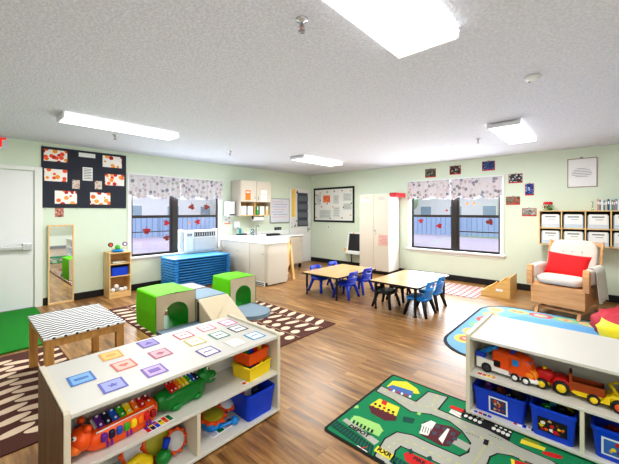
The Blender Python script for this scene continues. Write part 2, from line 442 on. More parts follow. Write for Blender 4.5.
# leaf cut-outs stuck on the panes
LR = mat('red_leaf_paper', (176, 40, 44), .7); LRB = mat('rust_leaf_paper', (130, 52, 42), .7); LOR = mat('orange_leaf_paper', (236, 150, 90), .7)
def leaf(axis, px, py, s, mt, label, rot=0.3):
    pts = []
    for i in range(24):
        a = 2*PI*i/24; r = s*(1+.22*math.cos(3*a)+.12*math.cos(5*a+1)); pts.append((r*math.cos(a+rot), r*.85*math.sin(a+rot)))
    m = MB()
    if axis == 'n':
        u, z = ony(px, py, 6.205); m.prism(pts, 'y', -.001, .001, mt); m.box(-.004, .004, -.001, .001, s*.7, s*1.5, LRB); loc = (u, 6.205+.015, z)
    else:
        u, z = onx(px, py, 6.875); m.prism(pts, 'x', -.001, .001, mt); m.box(-.001, .001, -.004, .004, s*.7, s*1.5, LRB); loc = (6.875+.015, u, z)
    solo('paper_leaf', label, 'decoration', m, loc, group='leaf cut-outs on the windows')
leaf('n', 147, 231, .062, LR, 'bright red paper leaf on the pane left of the mullion, lone and leftmost', .5)
leaf('n', 167, 223, .055, LR, 'red paper leaf beside the mullion, upper of two over the blue cots', 0)
leaf('n', 167, 238, .055, LRB, 'rust paper leaf beside the mullion, lower of two over the blue cots', .8)
leaf('n', 192, 207, .06, LRB, 'rust brown leaf on the upper pane above the air conditioner, beside the mullion', 1.2)
leaf('n', 207, 207, .06, LRB, 'rust brown leaf on the upper pane above the air conditioner, away from mullion', .2)
leaf('n', 198, 222, .055, LR, 'red paper leaf just above the top of the air conditioner', .9)
leaf('n', 189.5, 223, .022, LOR, 'tiny orange leaf beside the red leaf above the air conditioner', .9)
leaf('e', 420.5, 221, .05, LR, 'red leaf on the lower pane closest to the white wardrobe', .5)
leaf('e', 439, 226, .055, LR, 'red leaf with dark stem, second from the wardrobe on the lower pane', .1)
leaf('e', 489.5, 222, .06, LRB, 'dark rust leaf on the lower pane away from the wardrobe', 2)
leaf('e', 457, 205, .035, LR, 'small red leaf on the mullion side of the window behind the tables, upper', 1)
leaf('e', 456, 221, .035, LR, 'small red leaf on the mullion side of the window behind the tables, lower', .4)
leaf('e', 446.5, 210.5, .022, RED, 'tiny red dot leaf under the valance near the wardrobe window half', .4)
leaf('e', 467, 204, .03, LOR, 'small pale orange leaf under the valance, nearest the mullion', .4)
leaf('e', 474, 203.5, .03, LOR, 'small pale orange leaf under the valance, farther from the mullion', 1.4)

# air conditioner in the north window
ac = thing('air_conditioner', 'white window air conditioner under the right half valance', 'air conditioner', (3.36, Y1, .60))
ACW = mat('white_appliance_plastic', (226, 228, 230), .4, var=.01)
m = MB(); m.box(-.33, .35, -.10, .25, .0, .42, ACW, .02); m.build('body', ac)
m = MB(); m.box(-.42, -.33, -.02, .04, 0, .44, ACW, .004)
for k in range(7): m.box(-.415+k*.012, -.409+k*.012, -.026, -.02, .02, .42, TRIM)
m.build('side_panel', ac)
m = MB(); m.box(.35, .43, -.02, .04, 0, .44, ACW, .004); m.build('side_panel', ac)
m = MB(); m.box(-.15, .32, -.106, -.10, .30, .385, DKG, .003)
for k in range(9): m.box(-.14+k*.052, -.128+k*.052, -.112, -.104, .31, .375, ACW)
m.build('air_outlet', ac)
m = MB(); m.box(-.16, .33, -.112, -.10, .03, .27, mat('grey_grille', (196, 200, 204), .5), .006)
for k in range(11): m.box(-.15, .32, -.116, -.111, .045+k*.02, .052+k*.02, ACW)
m.build('intake_grille', ac)
m = MB(); m.box(-.30, -.19, -.105, -.10, .30, .38, mat('pale_control_panel', (206, 210, 216), .4), .002); m.cyl((-.27, -.1, .34), (-.27, -.118, .34), .015, DKG); m.cyl((-.22, -.1, .34), (-.22, -.118, .34), .015, DKG); m.build('control_panel', ac)

# ---------------------------------------------------------------- ceiling fixtures
def fixture(x0, x1, y0, y1, label):
    t = thing('ceiling_light', label, 'ceiling light', ((x0+x1)/2, (y0+y1)/2, H), group='fluorescent ceiling lights')
    a, b = (x1-x0)/2, (y1-y0)/2
    m = MB(); m.box(-a, a, -b*.8, b*.8, -.02, 0, TRIM); m.build('housing', t)
    m = MB(); m.prism([(-b, -.02), (-b*.92, -.06), (b*.92, -.06), (b, -.02), (b*.85, -.015), (-b*.85, -.015)], 'x', -a+.02, a-.02, DIFF); m.build('diffuser', t)
    ec = mat('fixture_end_cap', (206, 206, 210), .5, emit=.12, var=0)
    for s in (-1, 1):
        m = MB(); m.box(s*a-(.02 if s > 0 else 0), s*a+(.02 if s < 0 else 0), -b, b, -.062, 0, ec, .004); m.build('end_cap', t)
FIX = [(.73, 1.98, 4.10, 4.40, 'long white light over the doorway end, above the black art board'),
       (4.22, 5.42, 3.98, 4.34, 'small far ceiling light above the corner sink and bulletin board'),
       (4.20, 5.42, .66, 1.0, 'ceiling light over the rocking chair side of the room'),
       (.68, 1.92, .59, .97, 'big bright ceiling light cut off by the top of the photo')]
for a in FIX: fixture(*a)
fixture(.62, 1.87, -2.3, -1.9, 'added fill ceiling light behind the viewpoint at the back of the room')  # unseen fixture added behind the camera for fill light

def sprinkler(px, py, label):
    x, y = onz(px, py, 2.41)
    t = thing('fire_sprinkler', label, 'sprinkler', (x, y, H), group='ceiling sprinklers')
    m = MB(); m.lathe([(.034, 0), (.03, -.008), (.012, -.012), (.010, -.02)], (0, 0, 0), CHROME); m.build('escutcheon', t)
    m = MB(); m.cyl((0, 0, -.015), (0, 0, -.035), .009, GREYM); m.tube([(-.012, 0, -.03), (-.018, 0, -.045), (0, 0, -.065)], .003, GREYM); m.tube([(.012, 0, -.03), (.018, 0, -.045), (0, 0, -.065)], .003, GREYM); m.build('frame', t)
    m = MB(); m.cyl((0, 0, -.036), (0, 0, -.06), .003, RED); m.build('bulb', t)
    m = MB(); m.lathe([(.02, -.068), (.02, -.065), (.004, -.063)], (0, 0, 0), GREYM); m.build('deflector', t)
sprinkler(302, 25, 'chrome sprinkler head hanging near the big bright light')
sprinkler(115, 137, 'small sprinkler head hanging behind the long light near the art board')
sprinkler(478, 140.5, 'small sprinkler head beside the light over the rocking chair')
sprinkler(230, 153, 'tiny sprinkler head beyond the long light, toward the sink') 
x, y = onz(532, 79, 2.42)
t = thing('smoke_detector', 'small white smoke detector on the popcorn ceiling', 'smoke detector', (x, y, H))
m = MB(); m.lathe([(.05, 0), (.052, -.012), (.045, -.026), (.02, -.032)], (0, 0, 0), ACW); m.build('body', t)
m = MB(); m.cyl((.02, .02, -.03), (.02, .02, -.034), .008, DKG, n=10); m.build('sensor', t)

# exit sign
ex = thing('exit_sign', 'white exit sign with red letters above the white door', 'sign', (.20, Y1, 2.27))
m = MB(); m.box(-.2, .275, -.05, 0, 0, .165, ACW, .006); m.build('case', ex)
text('lettering', 'EXIT', .175, mat('glowing_red_letters', (236, 40, 30), .5, emit=.6, var=0), (.075, -.052, .08), (PI/2, 0, 0), ex)

# ---------------------------------------------------------------- north wall: black art board and papers
AB = mat('black_board_felt', (56, 58, 70), .9)
bb = thing('bulletin_board', 'black art board with orange leaf paintings beside the white door', 'board', (1.415, Y1, 1.46))
m = MB(); m.box(-.575, .575, -.012, 0, 0, .92, AB, .002); m.build('panel', bb)
for (u, w) in ((-.55, .93), (-.18, .93), (.2, .93), (.5, .93), (-.52, -.01), (-.12, -.01), (.34, -.01), (.54, -.01)):
    m = MB(); m.box(u-.012, u+.012, -.018, 0, w-.012, w+.012, WHITE, .004); m.build('clip', bb)
def cz(x, y): return (x/4.64, 120+y/4.64)
ART = [spots('leaf_print_art_orange', (250, 244, 238), [(240, 110, 40), (210, 40, 36), (250, 160, 60), (244, 90, 50)], 15, .46),
       spots('leaf_print_art_red', (250, 246, 242), [(214, 40, 40), (240, 120, 50), (180, 30, 50), (250, 170, 80)], 13, .44)]
def paper(name, label, cat, x0, y0, x1, y1, mt, off=.014, group=None, wall='n', conv=cz, border=None, th=.002):
    p = conv(x0, y0); q = conv(x1, y1)
    if wall == 'n':
        pl = Y1-off; a = ony(*p, pl); b = ony(*q, pl); c = ((a[0]+b[0])/2, (a[1]+b[1])/2); w = abs(b[0]-a[0])/2; h = abs(a[1]-b[1])/2
        m = MB(); m.box(-w, w, -th, 0, -h, h, mt); loc = (c[0], pl, c[1])
    else:
        pl = X1-off; a = onx(*p, pl); b = onx(*q, pl); c = ((a[0]+b[0])/2, (a[1]+b[1])/2); w = abs(b[0]-a[0])/2; h = abs(a[1]-b[1])/2
        m = MB(); m.box(-th, 0, -w, w, -h, h, mt); loc = (pl, c[0], c[1])
    if border is not None:
        if wall == 'n': m.box(-w-.012, w+.012, -th*.5, 0, -h-.012, h+.012, border)
        else: m.box(-th*.5, 0, -w-.012, w+.012, -h-.012, h+.012, border)
    return solo(name, label, cat, m, loc, group=group), w, h
G = 'leaf paintings on the black board'
paper('leaf_painting', 'orange leaf painting in the top corner of the black board nearer the door', 'painting', 203, 133, 312, 198, ART[0], group=G)
paper('leaf_painting', 'orange leaf painting below the top one, near the door side of the board', 'painting', 205, 224, 312, 288, ART[0], group=G)
paper('leaf_painting', 'red and orange leaf painting on the bottom row, nearer the door', 'painting', 254, 327, 357, 390, ART[1], group=G)
paper('leaf_painting', 'leaf painting on the bottom row of the black board, nearer the window', 'painting', 418, 335, 512, 393, ART[1], group=G)
paper('leaf_painting', 'leaf painting at mid height on the board edge nearer the window', 'painting', 487, 249, 576, 307, ART[0], group=G)
paper('leaf_painting', 'leaf painting in the top corner of the black board nearer the window', 'painting', 476, 163, 565, 225, ART[1], group=G)
SM = spots('small_class_photo', (220, 206, 196), [(160, 120, 110), (190, 160, 150), (120, 90, 90)], 40, .4)
paper('paper_strip', 'white title strip at the top of the black board', 'sign', 365, 150, 442, 178, PAPER)
o, w, h = paper('typed_notice', 'white typed notice in the middle of the black board', 'notice', 383, 218, 430, 283, PAPER)
m = MB()
for k in range(7): m.box(-w*.8, w*(.8-.2*(k % 2)), -.0035, -.002, h*.75-k*h*.24-.004, h*.75-k*h*.24+.004, DKG)
m.build('typed_lines', o)
paper('photo_print', 'small photo under the typed notice, nearer the door', 'photo', 335, 277, 370, 320, SM)
paper('photo_print', 'small photo under the typed notice, nearer the window', 'photo', 440, 282, 473, 322, SM)
paper('picture_card', 'small red picture card on the wall under the black board', 'picture', 255, 408, 295, 450, spots('red_picture', (190, 120, 110), [(150, 50, 50), (90, 60, 70), (220, 170, 150)], 30, .5), off=.002)

# wall mirror leaning
mr = thing('wall_mirror', 'narrow full length mirror in a birch frame', 'mirror', (1.07, Y1-.03, 0))
MIR = bpy.data.materials.new('mirror_silver'); MIR.use_nodes = True
b = MIR.node_tree.nodes['Principled BSDF']; b.inputs['Metallic'].default_value = 1; b.inputs['Roughness'].default_value = .02; b.inputs['Base Color'].default_value = (.9, .92, .9, 1)
m = MB(); m.box(-.16, -.14, -.03, .0, 0, 1.2, WOODL, .003); m.box(.14, .16, -.03, 0, 0, 1.2, WOODL, .003); m.box(-.14, .14, -.03, 0, 0, .03, WOODL, .003); m.box(-.14, .14, -.03, 0, 1.175, 1.2, WOODL, .003); m.build('frame', mr)
m = MB(); m.box(-.14, .14, -.018, -.012, .03, 1.175, MIR); m.build('mirror_glass', mr)

# small birch shelf by the window
ms = thing('small_shelf', 'narrow birch shelf unit with three compartments under the art board', 'shelf', (1.80, 5.97, 0))
a, dpt, hh = .16, .15, .72
m = MB(); m.box(-a, -a+.015, -dpt, dpt, 0, hh, WOODL, .002); m.build('side_panel', ms)
m = MB(); m.box(a-.015, a, -dpt, dpt, 0, hh, WOODL, .002); m.build('side_panel', ms)
m = MB(); m.box(-a+.015, a-.015, dpt-.01, dpt, .0, hh, WOODX); m.build('back_panel', ms)
m = MB(); m.box(-a-.005, a+.005, -dpt-.005, dpt, hh, hh+.016, WOODX, .003); m.build('top', ms)
m = MB(); m.box(-a+.015, a-.015, -dpt, -dpt+.012, 0, .07, WOODX); m.build('kick_board', ms)
for z in (.07, .34, .54): m = MB(); m.box(-a+.015, a-.015, -dpt, dpt-.01, z, z+.014, WOODX, .002); m.build('shelf', ms)
t = thing('storage_box', 'small bright blue box on the middle of the birch shelf', 'box', (1.80, 5.95, .354))
m = MB()
m.box(-.115, .115, -.10, .10, 0, .006, BLU); m.box(-.115, -.11, -.1, .1, .006, .12, BLU); m.box(.11, .115, -.1, .1, .006, .12, BLU); m.box(-.11, .11, -.1, -.095, .006, .12, BLU); m.box(-.11, .11, .095, .1, .006, .12, BLU); m.build('body', t)
m = MB(); m.box(-.122, .122, -.107, .107, .12, .135, BLU, .004); m.build('rim', t)
m = MB(); m.box(-.1, .1, -.1, .09, 0, .012, mat('sage_cover', (150, 170, 140), .6), .002); m.box(-.095, .098, -.095, .09, .012, .022, PAPER, .002); solo('picture_book', 'flat books lying on the top compartment of the birch shelf', 'book', m, (1.80, 5.96, .554))
for i, (dx, dy, dz, l) in enumerate(((-.1, -.07, 0, 'white ball at the side nearest the mirror in the birch shelf bottom'), (-.02, -.02, .0, 'white ball behind the others in the birch shelf bottom'), (.025, -.09, .0, 'white ball front and middle in the birch shelf bottom'), (.1, -.06, 0, 'white ball at the window side of the birch shelf bottom'), (-.045, -.075, .055, 'white ball piled on top in the birch shelf bottom'))):
    m = MB(); m.ball((0, 0, 0), .036, PAPER); solo('white_ball', l, 'ball', m, (1.80+dx*.95, 5.96+dy, .12+dz), group='white balls in the small shelf')
t = thing('spinning_toy', 'blue based toy with green ball and two wheels on top of birch shelf', 'toy', (1.79, 5.92, .736))
m = MB(); m.lathe([(.05, 0), (.09, .012), (.095, .03), (.05, .045), (.0, .05)], (0, 0, 0), LBLU); m.build('base', t)
m = MB(); m.ball((0, 0, .075), .042, mat('leaf_green_plastic', (84, 180, 50), .4)); m.build('green_ball', t)
for s in (-1, 1):
    m = MB(); m.tube([(s*.04, 0, .04), (s*.085, 0, .07), (s*.1, 0, .10)], .005, YEL); m.build('arm', t)
    m = MB(); m.cyl((s*.105, -.012, .125), (s*.105, .012, .125), .036, PUR if s > 0 else NAVY); m.cyl((s*.105, -.016, .125), (s*.105, -.012, .125), .022, PAPER if s > 0 else ORG); m.build('spinner', t)

# grass mat, patterned rugs
def leafrug(name, label, x0, x1, y0, y1, stems, phase=0):
    BR = mat('dark_brown_rug', (92, 52, 42), .95, bump=.3, bscale=400); LC = mat('cream_rug_leaves', (236, 212, 186), .95, var=.05, scale=20); LC2 = mat('tan_rug_leaves', (190, 160, 130), .95)
    t = thing(name, label, 'rug', ((x0+x1)/2, (y0+y1)/2, 0))
    cx, cy = (x0+x1)/2, (y0+y1)/2; a, b = (x1-x0)/2, (y1-y0)/2
    m = MB(); m.box(-a, a, -b, b, .0005, .007, BR); m.build('pile', t)
    m = MB()
    for (sx, kind) in stems:
        u = sx-cx
        m.box(u-.006, u+.006, -b+.03, b-.03, .007, .0076, LC2)
        v = -b+.10+phase; k = 0
        while v < b-.1:
            for s in (-1, 1):
                if kind == 'oval': P_ = circ(u+s*.118, v+(.08 if s > 0 else 0), .104, 18, .039, s*.25)
                else: P_ = circ(u+s*.085, v+(.08 if s > 0 else 0), .062, 18, .05, 0)
                P_ = [(max(-a+.01, min(a-.01, p)), max(-b+.01, min(b-.01, q))) for p, q in P_]
                m.flat(P_, .0082, LC)
            v += .165; k += 1
    m.build('leaf_pattern', t)
    return t
leafrug('leaf_rug', 'brown rug with cream leaves under the green tunnel blocks', 1.45, 3.18, 2.45, 5.2, [(1.68, 'oval'), (2.15, 'oval'), (2.56, 'dot'), (2.96, 'oval')])
leafrug('leaf_rug', 'brown rug with cream leaves between the artificial grass and the toy shelf', -.95, .71, 2.53, 4.25, [(-.66, 'oval'), (-.2, 'oval'), (.13, 'oval'), (.50, 'oval')], .04)
m = MB(); GR = mat('artificial_grass', (30, 150, 44), .9, var=.35, scale=60, bump=1.0, bscale=300)
m.box(-.7, .77, 4.34, 6.1, .0005, .016, GR, .003); solo('grass_mat', 'bright green artificial grass mat inside the white door', 'mat', m)

# bench / table with zigzag top
bt = thing('low_table', 'low oak table with a black and white zigzag top', 'table', (.70, 3.42, 0)); bt.scale = (.95, .93, 1)
ZZ = zigzag('zigzag_laminate', (236, 236, 234), (44, 50, 62), .075, .062, .024)
m = MB(); m.box(-.29, .29, -.43, .43, .448, .462, ZZ, .003); m.build('tabletop', bt)
m = MB()
for s in (-1, 1): m.box(s*.262-.01, s*.262+.01, -.40, .40, .385, .448, WOODO)
for s in (-1, 1): m.box(-.252, .252, s*.40-.01, s*.40+.01, .385, .448, WOODO)
m.box(-.285, .285, -.425, .425, .44, .448, WOODO); m.build('apron', bt)
for sx in (-1, 1):
    for sy in (-1, 1):
        m = MB(); m.box(sx*.25-.03, sx*.25+.03, sy*.385-.03, sy*.385+.03, 0.008 if (sy > -2 and sx < 0) else 0, .44, WOODO, .004); m.build('leg', bt)

# ---------------------------------------------------------------- stacked cots
CB = mat('blue_cot_mesh', (30, 120, 200), .35); CB2 = mat('blue_cot_frame', (58, 150, 222), .3); CBT = mat('pale_blue_sheet', (90, 178, 232), .5)
def cot():
    t = thing('sleeping_cot', 'blue stackable sleeping cot', 'cot', (3.13, 5.80, 0), group='stacked blue cots')
    a, b = .58, .29
    for s in (-1, 1):
        m = MB(); m.prism(rrect(min(s*a, s*(a-.09)), max(s*a, s*(a-.09)), -b, b, .04), 'z', .012, .041, CB2); m.build('end_frame', t)
    for s in (-1, 1):
        m = MB(); m.tube([(-a+.08, s*(b-.015), .030), (a-.08, s*(b-.015), .030)], .009, CB2, n=8); m.build('side_rail', t)
    m = MB(); m.box(-a+.06, a-.06, -b+.02, b-.02, .030, .036, CBT); m.build('mesh_bed', t)
    for sx in (-1, 1):
        for sy in (-1, 1): m = MB(); m.box(sx*(a-.06)-.03, sx*(a-.06)+.03, sy*(b-.05)-.03, sy*(b-.05)+.03, 0, .014, CB2, .004); m.build('foot', t)
    return t
ords = ['bottom', 'second', 'third', 'fourth', 'fifth', 'sixth', 'seventh', 'eighth', 'ninth', 'tenth', 'eleventh', 'top']
c0 = cot(); c0['label'] = 'blue stackable cot at the very bottom of the stack under the window'
for k in range(1, 12):
    l = 'blue stackable cot, %s from the bottom in the stack under the window' % ords[k] if k < 11 else 'topmost blue stackable cot of the stack under the window'
    dup(c0, (3.13, 5.80, k*.0475), 0, l)

# ---------------------------------------------------------------- soft play blocks
def tunnel(cx, cy, w, d, h, z0, label):
    t = thing('tunnel_block', label, 'play block', (cx, cy, z0), group='green tunnel blocks')
    n = 14; r = w*.31; zc = h*.42
    GD = mat('green_tunnel_lining', (30, 176, 40), .45)
    # cream arch faces (y = -d/2, +d/2)
    for s in (-1, 1):
        vs = []; out = []; inn = []
        arc = [(-r, 0), (-r, zc)]+[(-r*math.cos(PI*i/n), zc+r*math.sin(PI*i/n)) for i in range(1, n)]+[(r, zc), (r, 0)]
        hw = w/2
        full = [(-hw, 0)]+arc[:1]
        # polygon: outer rectangle minus the arch, as a fan of quads
        outer = []
        for (u, z) in arc:
            if z == 0: outer.append((math.copysign(hw, u), 0))
            else:
                ang = math.atan2(z-zc*.6, u); c_, s_ = math.cos(ang), math.sin(ang)
                k = min(hw/abs(c_) if abs(c_) > 1e-6 else 9, (h-zc*.6)/s_ if s_ > 1e-6 else 9)
                outer.append((k*c_, zc*.6+k*s_))
        # make sure the corners are present
        y_ = s*d/2
        m = MB(); N = len(arc)
        for (dy, ) in ((0,),):
            va = [(u, y_, z) for u, z in arc]; vo = [(u, y_, z) for u, z in outer]
            m.add(va+vo, [[i, i+1, N+i+1, N+i] for i in range(N-1)], CREAM)
            for i in range(N-1):          # corner fill
                if abs(abs(outer[i][0])-hw) < 1e-4 and abs(outer[i+1][1]-h) < 1e-4 and abs(outer[i][1]-h) > 1e-4 or abs(abs(outer[i+1][0])-hw) < 1e-4 and abs(outer[i][1]-h) < 1e-4 and abs(outer[i+1][1]-h) > 1e-4:
                    sx = math.copysign(hw, outer[i][0] if abs(abs(outer[i][0])-hw) < 1e-4 else outer[i+1][0])
                    m.add([(outer[i][0], y_, outer[i][1]), (outer[i+1][0], y_, outer[i+1][1]), (sx, y_, h)], [[0, 1, 2]], CREAM)
        m.build('arch_face', t)
    m = MB()
    va = [(u, -d/2, z) for u, z in arc]; vb = [(u, d/2, z) for u, z in arc]; N = len(arc)
    m.add(va+vb, [[i, i+1, N+i+1, N+i] for i in range(N-1)], GD, True); m.build('tunnel_lining', t)
    m = MB(); hw = w/2; e = .012
    prof = [(-hw-.002, 0), (-hw-.01, h*.5), (-hw-.002, h-e), (-hw+e, h+.003), (0, h+.012), (hw-e, h+.003), (hw+.002, h-e), (hw+.01, h*.5), (hw+.002, 0)]
    ya = [-d/2-.002, -d/4, 0, d/4, d/2+.002]; vs = [(u, y, z) for y in ya for u, z in prof]; k = len(prof); fs = []
    for j in range(len(ya)-1):
        for i in range(k-1): fs.append([j*k+i, j*k+i+1, (j+1)*k+i+1, (j+1)*k+i])
    m.add(vs, fs, LGRN); m.build('green_cover', t)
    m = MB()
    for s in (-1, 1): m.box(min(s*hw, s*r), max(s*hw, s*r), -d/2, d/2, 0, .004, DKG)
    m.box(-r, r, -d/2+.01, d/2-.01, 0, .006, GD)
    m.build('underside', t)
tunnel(1.75, 4.01, .47, .58, .43, .008, 'lime green and cream arched tunnel block nearer the zigzag table')
tunnel(2.81, 4.09, .44, .46, .435, .008, 'lime green and cream arched tunnel block nearer the white changing counter')
t = thing('cube_block', 'cream cube block with grey top between the tunnels', 'play block', (2.20, 3.93, .008))
m = MB(); m.box(-.205, .205, -.23, .23, 0, .30, CREAM, .012); m.build('cream_sides', t)
m = MB(); m.box(-.21, .21, -.235, .235, .295, .315, GRYV, .009); m.build('grey_top', t)
t = thing('slide_block', 'cream soft ramp block sloping down toward the toy shelf', 'play block', (2.20, 3.40, .008))
m = MB(); m.prism([(.29, 0), (.29, .305), (.25, .31), (-.25, .02), (-.25, 0)], 'x', -.205, .205, CREAM); m.build('ramp_body', t)
m = MB(); m.tube([(-.206, .26, .30), (-.206, -.24, .02)], .004, WEDGE, n=6); m.build('seam_piping', t)
m = MB(); m.tube([(-.19, -.1, .115), (0, .06, .203), (.19, .2, .283)], .003, WEDGE, n=6); m.build('fold_line', t)
m = MB(); m.box(-.211, -.205, .24, .285, .02, .29, DKG, .002); m.build('side_flap', t)
t = thing('cube_block', 'pinkish grey low block behind the cube, half hidden by it', 'play block', (2.24, 4.42, .008))
PK = mat('pinkish_grey_vinyl', (176, 160, 164), .5)
m = MB(); m.box(-.18, .18, -.2, .2, 0, .30, CREAM, .012); m.build('cream_sides', t)
m = MB(); m.box(-.182, .182, -.202, .202, .295, .312, PK, .008); m.build('pinkish_top', t)
def pad(cx, cy, r, label, a0, a_s):
    pts = [(-r, 0)]+[(r*math.cos(a0+PI*i/20), -a_s+r*math.sin(a0+PI*i/20)) for i in range(21)]+[(r, 0)]
    t = thing('floor_pad', label, 'play block', (cx, cy, .009), group='half round grey pads')
    m = MB(); m.prism(pts, 'z', 0, .045, GRYV); m.build('vinyl_cover', t)
    m = MB(); m.tube([(x*1.0, y*1.0, .045) for x, y in pts], .005, mat('grey_blue_piping', (120, 138, 154), .5), n=6); m.build('piping', t)
pad(1.745, 3.705, .235, 'grey blue half round pad in front of the tunnel by the zigzag table', PI, .12)
pad(2.69, 3.84, .25, 'grey blue half round pad in front of the tunnel by the changing counter', PI, .33)

# ---------------------------------------------------------------- toy shelves
def toyshelf(label, loc, rz, endmat, top_label):
    """local: width along x (0..1.22), open face at y=0, depth to y=.62"""
    t = thing('toy_shelf', label, 'shelf', loc, rz)
    W, D = 1.22, .62
    for i, xx in enumerate((0, W-.024)):
        m = MB(); m.prism(rrect(0, D, 0, .556, .02, 3), 'x', xx, xx+.024, WEDGE if not (i == 0 and endmat) else WEDGE); 
        p = m.build('side_panel', t)
        if i == 0 and endmat:
            m = MB(); m.prism(rrect(.01, D-.01, .004, .545, .02, 3), 'x', -.003, 0, endmat); m.build('wood_veneer', p, label='brown wood grain face of the end panel')
    m = MB(); m.box(.024, W-.024, .0, D, .52, .54, WHITE, .003); m.build('top', t)
    m = MB(); m.box(.024, W-.024, .002, D-.002, .27, .29, WHITE, .003); m.build('middle_shelf', t)
    m = MB(); m.box(.024, W-.024, .002, D-.002, .012, .032, WHITE, .003); m.build('bottom_shelf', t)
    m = MB(); m.box(.024, W-.024, D/2-.004, D/2+.004, .032, .52, WHITE); m.build('back_panel', t)
    m = MB(); m.box(.60, .62, .004, D/2-.004, .032, .27, WEDGE); m.build('divider', t)
    m = MB(); m.box(.60, .62, D/2+.004, D-.004, .032, .27, WEDGE); m.build('divider', t)
    m = MB(); m.box(.03, W-.03, .03, D-.03, 0, .012, BLACK); m.build('kick_base', t)
    return t
toyshelf('white low toy shelf with picture cards on top and brown wood end', (.30, 1.66, 0), 0, WOODB, '')
toyshelf('white low toy shelf holding toy trucks, next to the road rug', (2.36, .69, .0075), -PI/2, None, '')
def sl(x, y, z=.0): return (.30+x, 1.66+y, z)          # left shelf local -> world
def sr(x, y, z=.0): return (2.36+y, .69-x, z+.0075)    # right shelf local (x to the right seen from the front)

# shape cards on the left shelf
def card(x, y, c, fill, shape, label):
    PC = mat('card_%d_%d_%d' % c, c, .5, var=.02); PF = mat('card_%d_%d_%d' % fill, fill, .5, var=.02)
    t = thing('shape_card', label, 'card', (x, y, .541), random.uniform(-.04, .04), 'shape cards on the toy shelf')
    m = MB(); m.box(-.054, .054, -.062, .062, 0, .0012, PC); m.box(-.043, .043, -.051, .051, .0012, .0016, PF); m.build('card_base', t)
    m = MB(); z = .0022
    if shape == 'rectangle': P_ = [(-.03, -.012), (.03, -.012), (.03, .012), (-.03, .012)]
    elif shape == 'square': P_ = [(-.028, -.022), (.028, -.022), (.028, .022), (-.028, .022)]
    elif shape == 'star': P_ = [((.026 if i % 2 == 0 else .011)*math.sin(PI*i/5), (.026 if i % 2 == 0 else .011)*math.cos(PI*i/5)) for i in range(10)]
    elif shape == 'heart': P_ = [(.0017*16*math.sin(q)**3*.9, .0017*(13*math.cos(q)-5*math.cos(2*q)-2*math.cos(3*q)-math.cos(4*q))*.8) for q in (2*PI*i/24 for i in range(24))]
    elif shape == 'oval': P_ = circ(0, 0, .028, 20, .017)
    elif shape == 'circle': P_ = circ(0, 0, .02, 20)
    elif shape == 'triangle': P_ = [(-.026, -.018), (.026, -.018), (0, .024)]
    elif shape == 'diamond': P_ = [(-.028, 0), (0, -.022), (.028, 0), (0, .022)]
    elif shape == 'word': P_ = None
    if P_: m.prism(P_[::-1], 'z', .0016, z, PC)
    else:
        for k in range(5): m.box(-.03+k*.0125, -.021+k*.0125, -.007, .006+.004*(k % 2), .0016, z, PC)
    m.build('printed_'+(shape if shape != 'word' else 'word'), t)
w_ = (246, 246, 248)
card(.43, 1.98, (30, 110, 196), (120, 180, 232), 'rectangle', 'light blue card with a blue rectangle, at the wood end')
card(.52, 1.79, (84, 90, 190), (160, 166, 226), 'star', 'lavender card with a blue star')
card(.63, 1.98, (224, 96, 74), (240, 190, 174), 'heart', 'peach card with an orange red heart')
card(.62, 2.17, (238, 160, 30), (248, 200, 90), 'oval', 'yellow orange card with an orange oval')
card(.84, 2.19, (92, 60, 170), (150, 130, 206), 'triangle', 'purple card with a dark purple triangle')
card(.83, 1.98, (178, 78, 110), (222, 170, 182), 'diamond', 'pink card with a dark pink diamond')
card(.72, 1.79, (120, 80, 184), (196, 170, 224), 'square', 'pale purple card with a purple square')
card(1.06, 2.15, (214, 70, 70), w_, 'word', 'white card with a red border and red word')
card(1.24, 2.16, (226, 120, 140), w_, 'word', 'white card with a pink border, second in the back row of words')
card(1.41, 2.14, (206, 96, 160), w_, 'word', 'white card with a magenta border, at the end of the back row')
card(1.06, 1.99, (214, 200, 70), w_, 'word', 'white card with a yellow border and yellow word')
card(1.23, 1.97, (20, 130, 90), w_, 'word', 'white card with a green border and green word')
card(1.39, 1.98, (40, 40, 46), w_, 'word', 'white card with a black border and black word')
card(1.04, 1.79, (100, 60, 150), w_, 'word', 'white card with a purple border and purple word')
card(1.39, 1.78, (40, 150, 200), w_, 'word', 'white card with a cyan border and cyan word')
card(1.23, 1.78, (226, 222, 214), w_, 'word', 'white card with a faint grey border, between purple and cyan cards')

KEYC = [PUR, NAVY, mat('blue_key', (24, 90, 190), .35), mat('green_key', (60, 170, 40), .35), YEL, mat('orange_key', (246, 120, 20), .35), RED, mat('dark_red_key', (150, 20, 30), .35)]
# tiger xylophone
tg = thing('tiger_xylophone', 'orange tiger shaped xylophone with rainbow keys', 'toy', sl(.238, .12, .29), .09); tg.scale = (.86, .9, .9)
m = MB(); m.ball((.02, 0, .05), (.2, .078, .06), ORG, .65); m.ball((.17, 0, .07), (.055, .07, .055), ORG); m.build('body', tg)
hd = MB(); hd.ball((-.185, -.01, .085), (.05, .068, .06), ORG); hd.ball((-.215, -.015, .055), (.035, .05, .032), mat('light_orange_plastic', (250, 132, 50), .4))
hd.ball((-.168, .045, .145), (.018, .02, .018), ORG); hd.ball((-.168, -.055, .145), (.018, .02, .018), ORG)
h_ = hd.build('head', tg)
for s in (-1, 1):
    m = MB(); m.ball((-.215+(-.01 if s < 0 else 0), s*.025-.015, .115), .011, PAPER); m.ball((-.222+(-.01 if s < 0 else 0), s*.026-.017, .117), .006, BLACK); m.build('eye', h_)
m = MB()
for (q, z_) in ((-.015, .135), (.0, .142), (.02, .135)): m.ball((-.19, q, z_), (.016, .004, .006), NAVY)
m.build('stripe', h_)
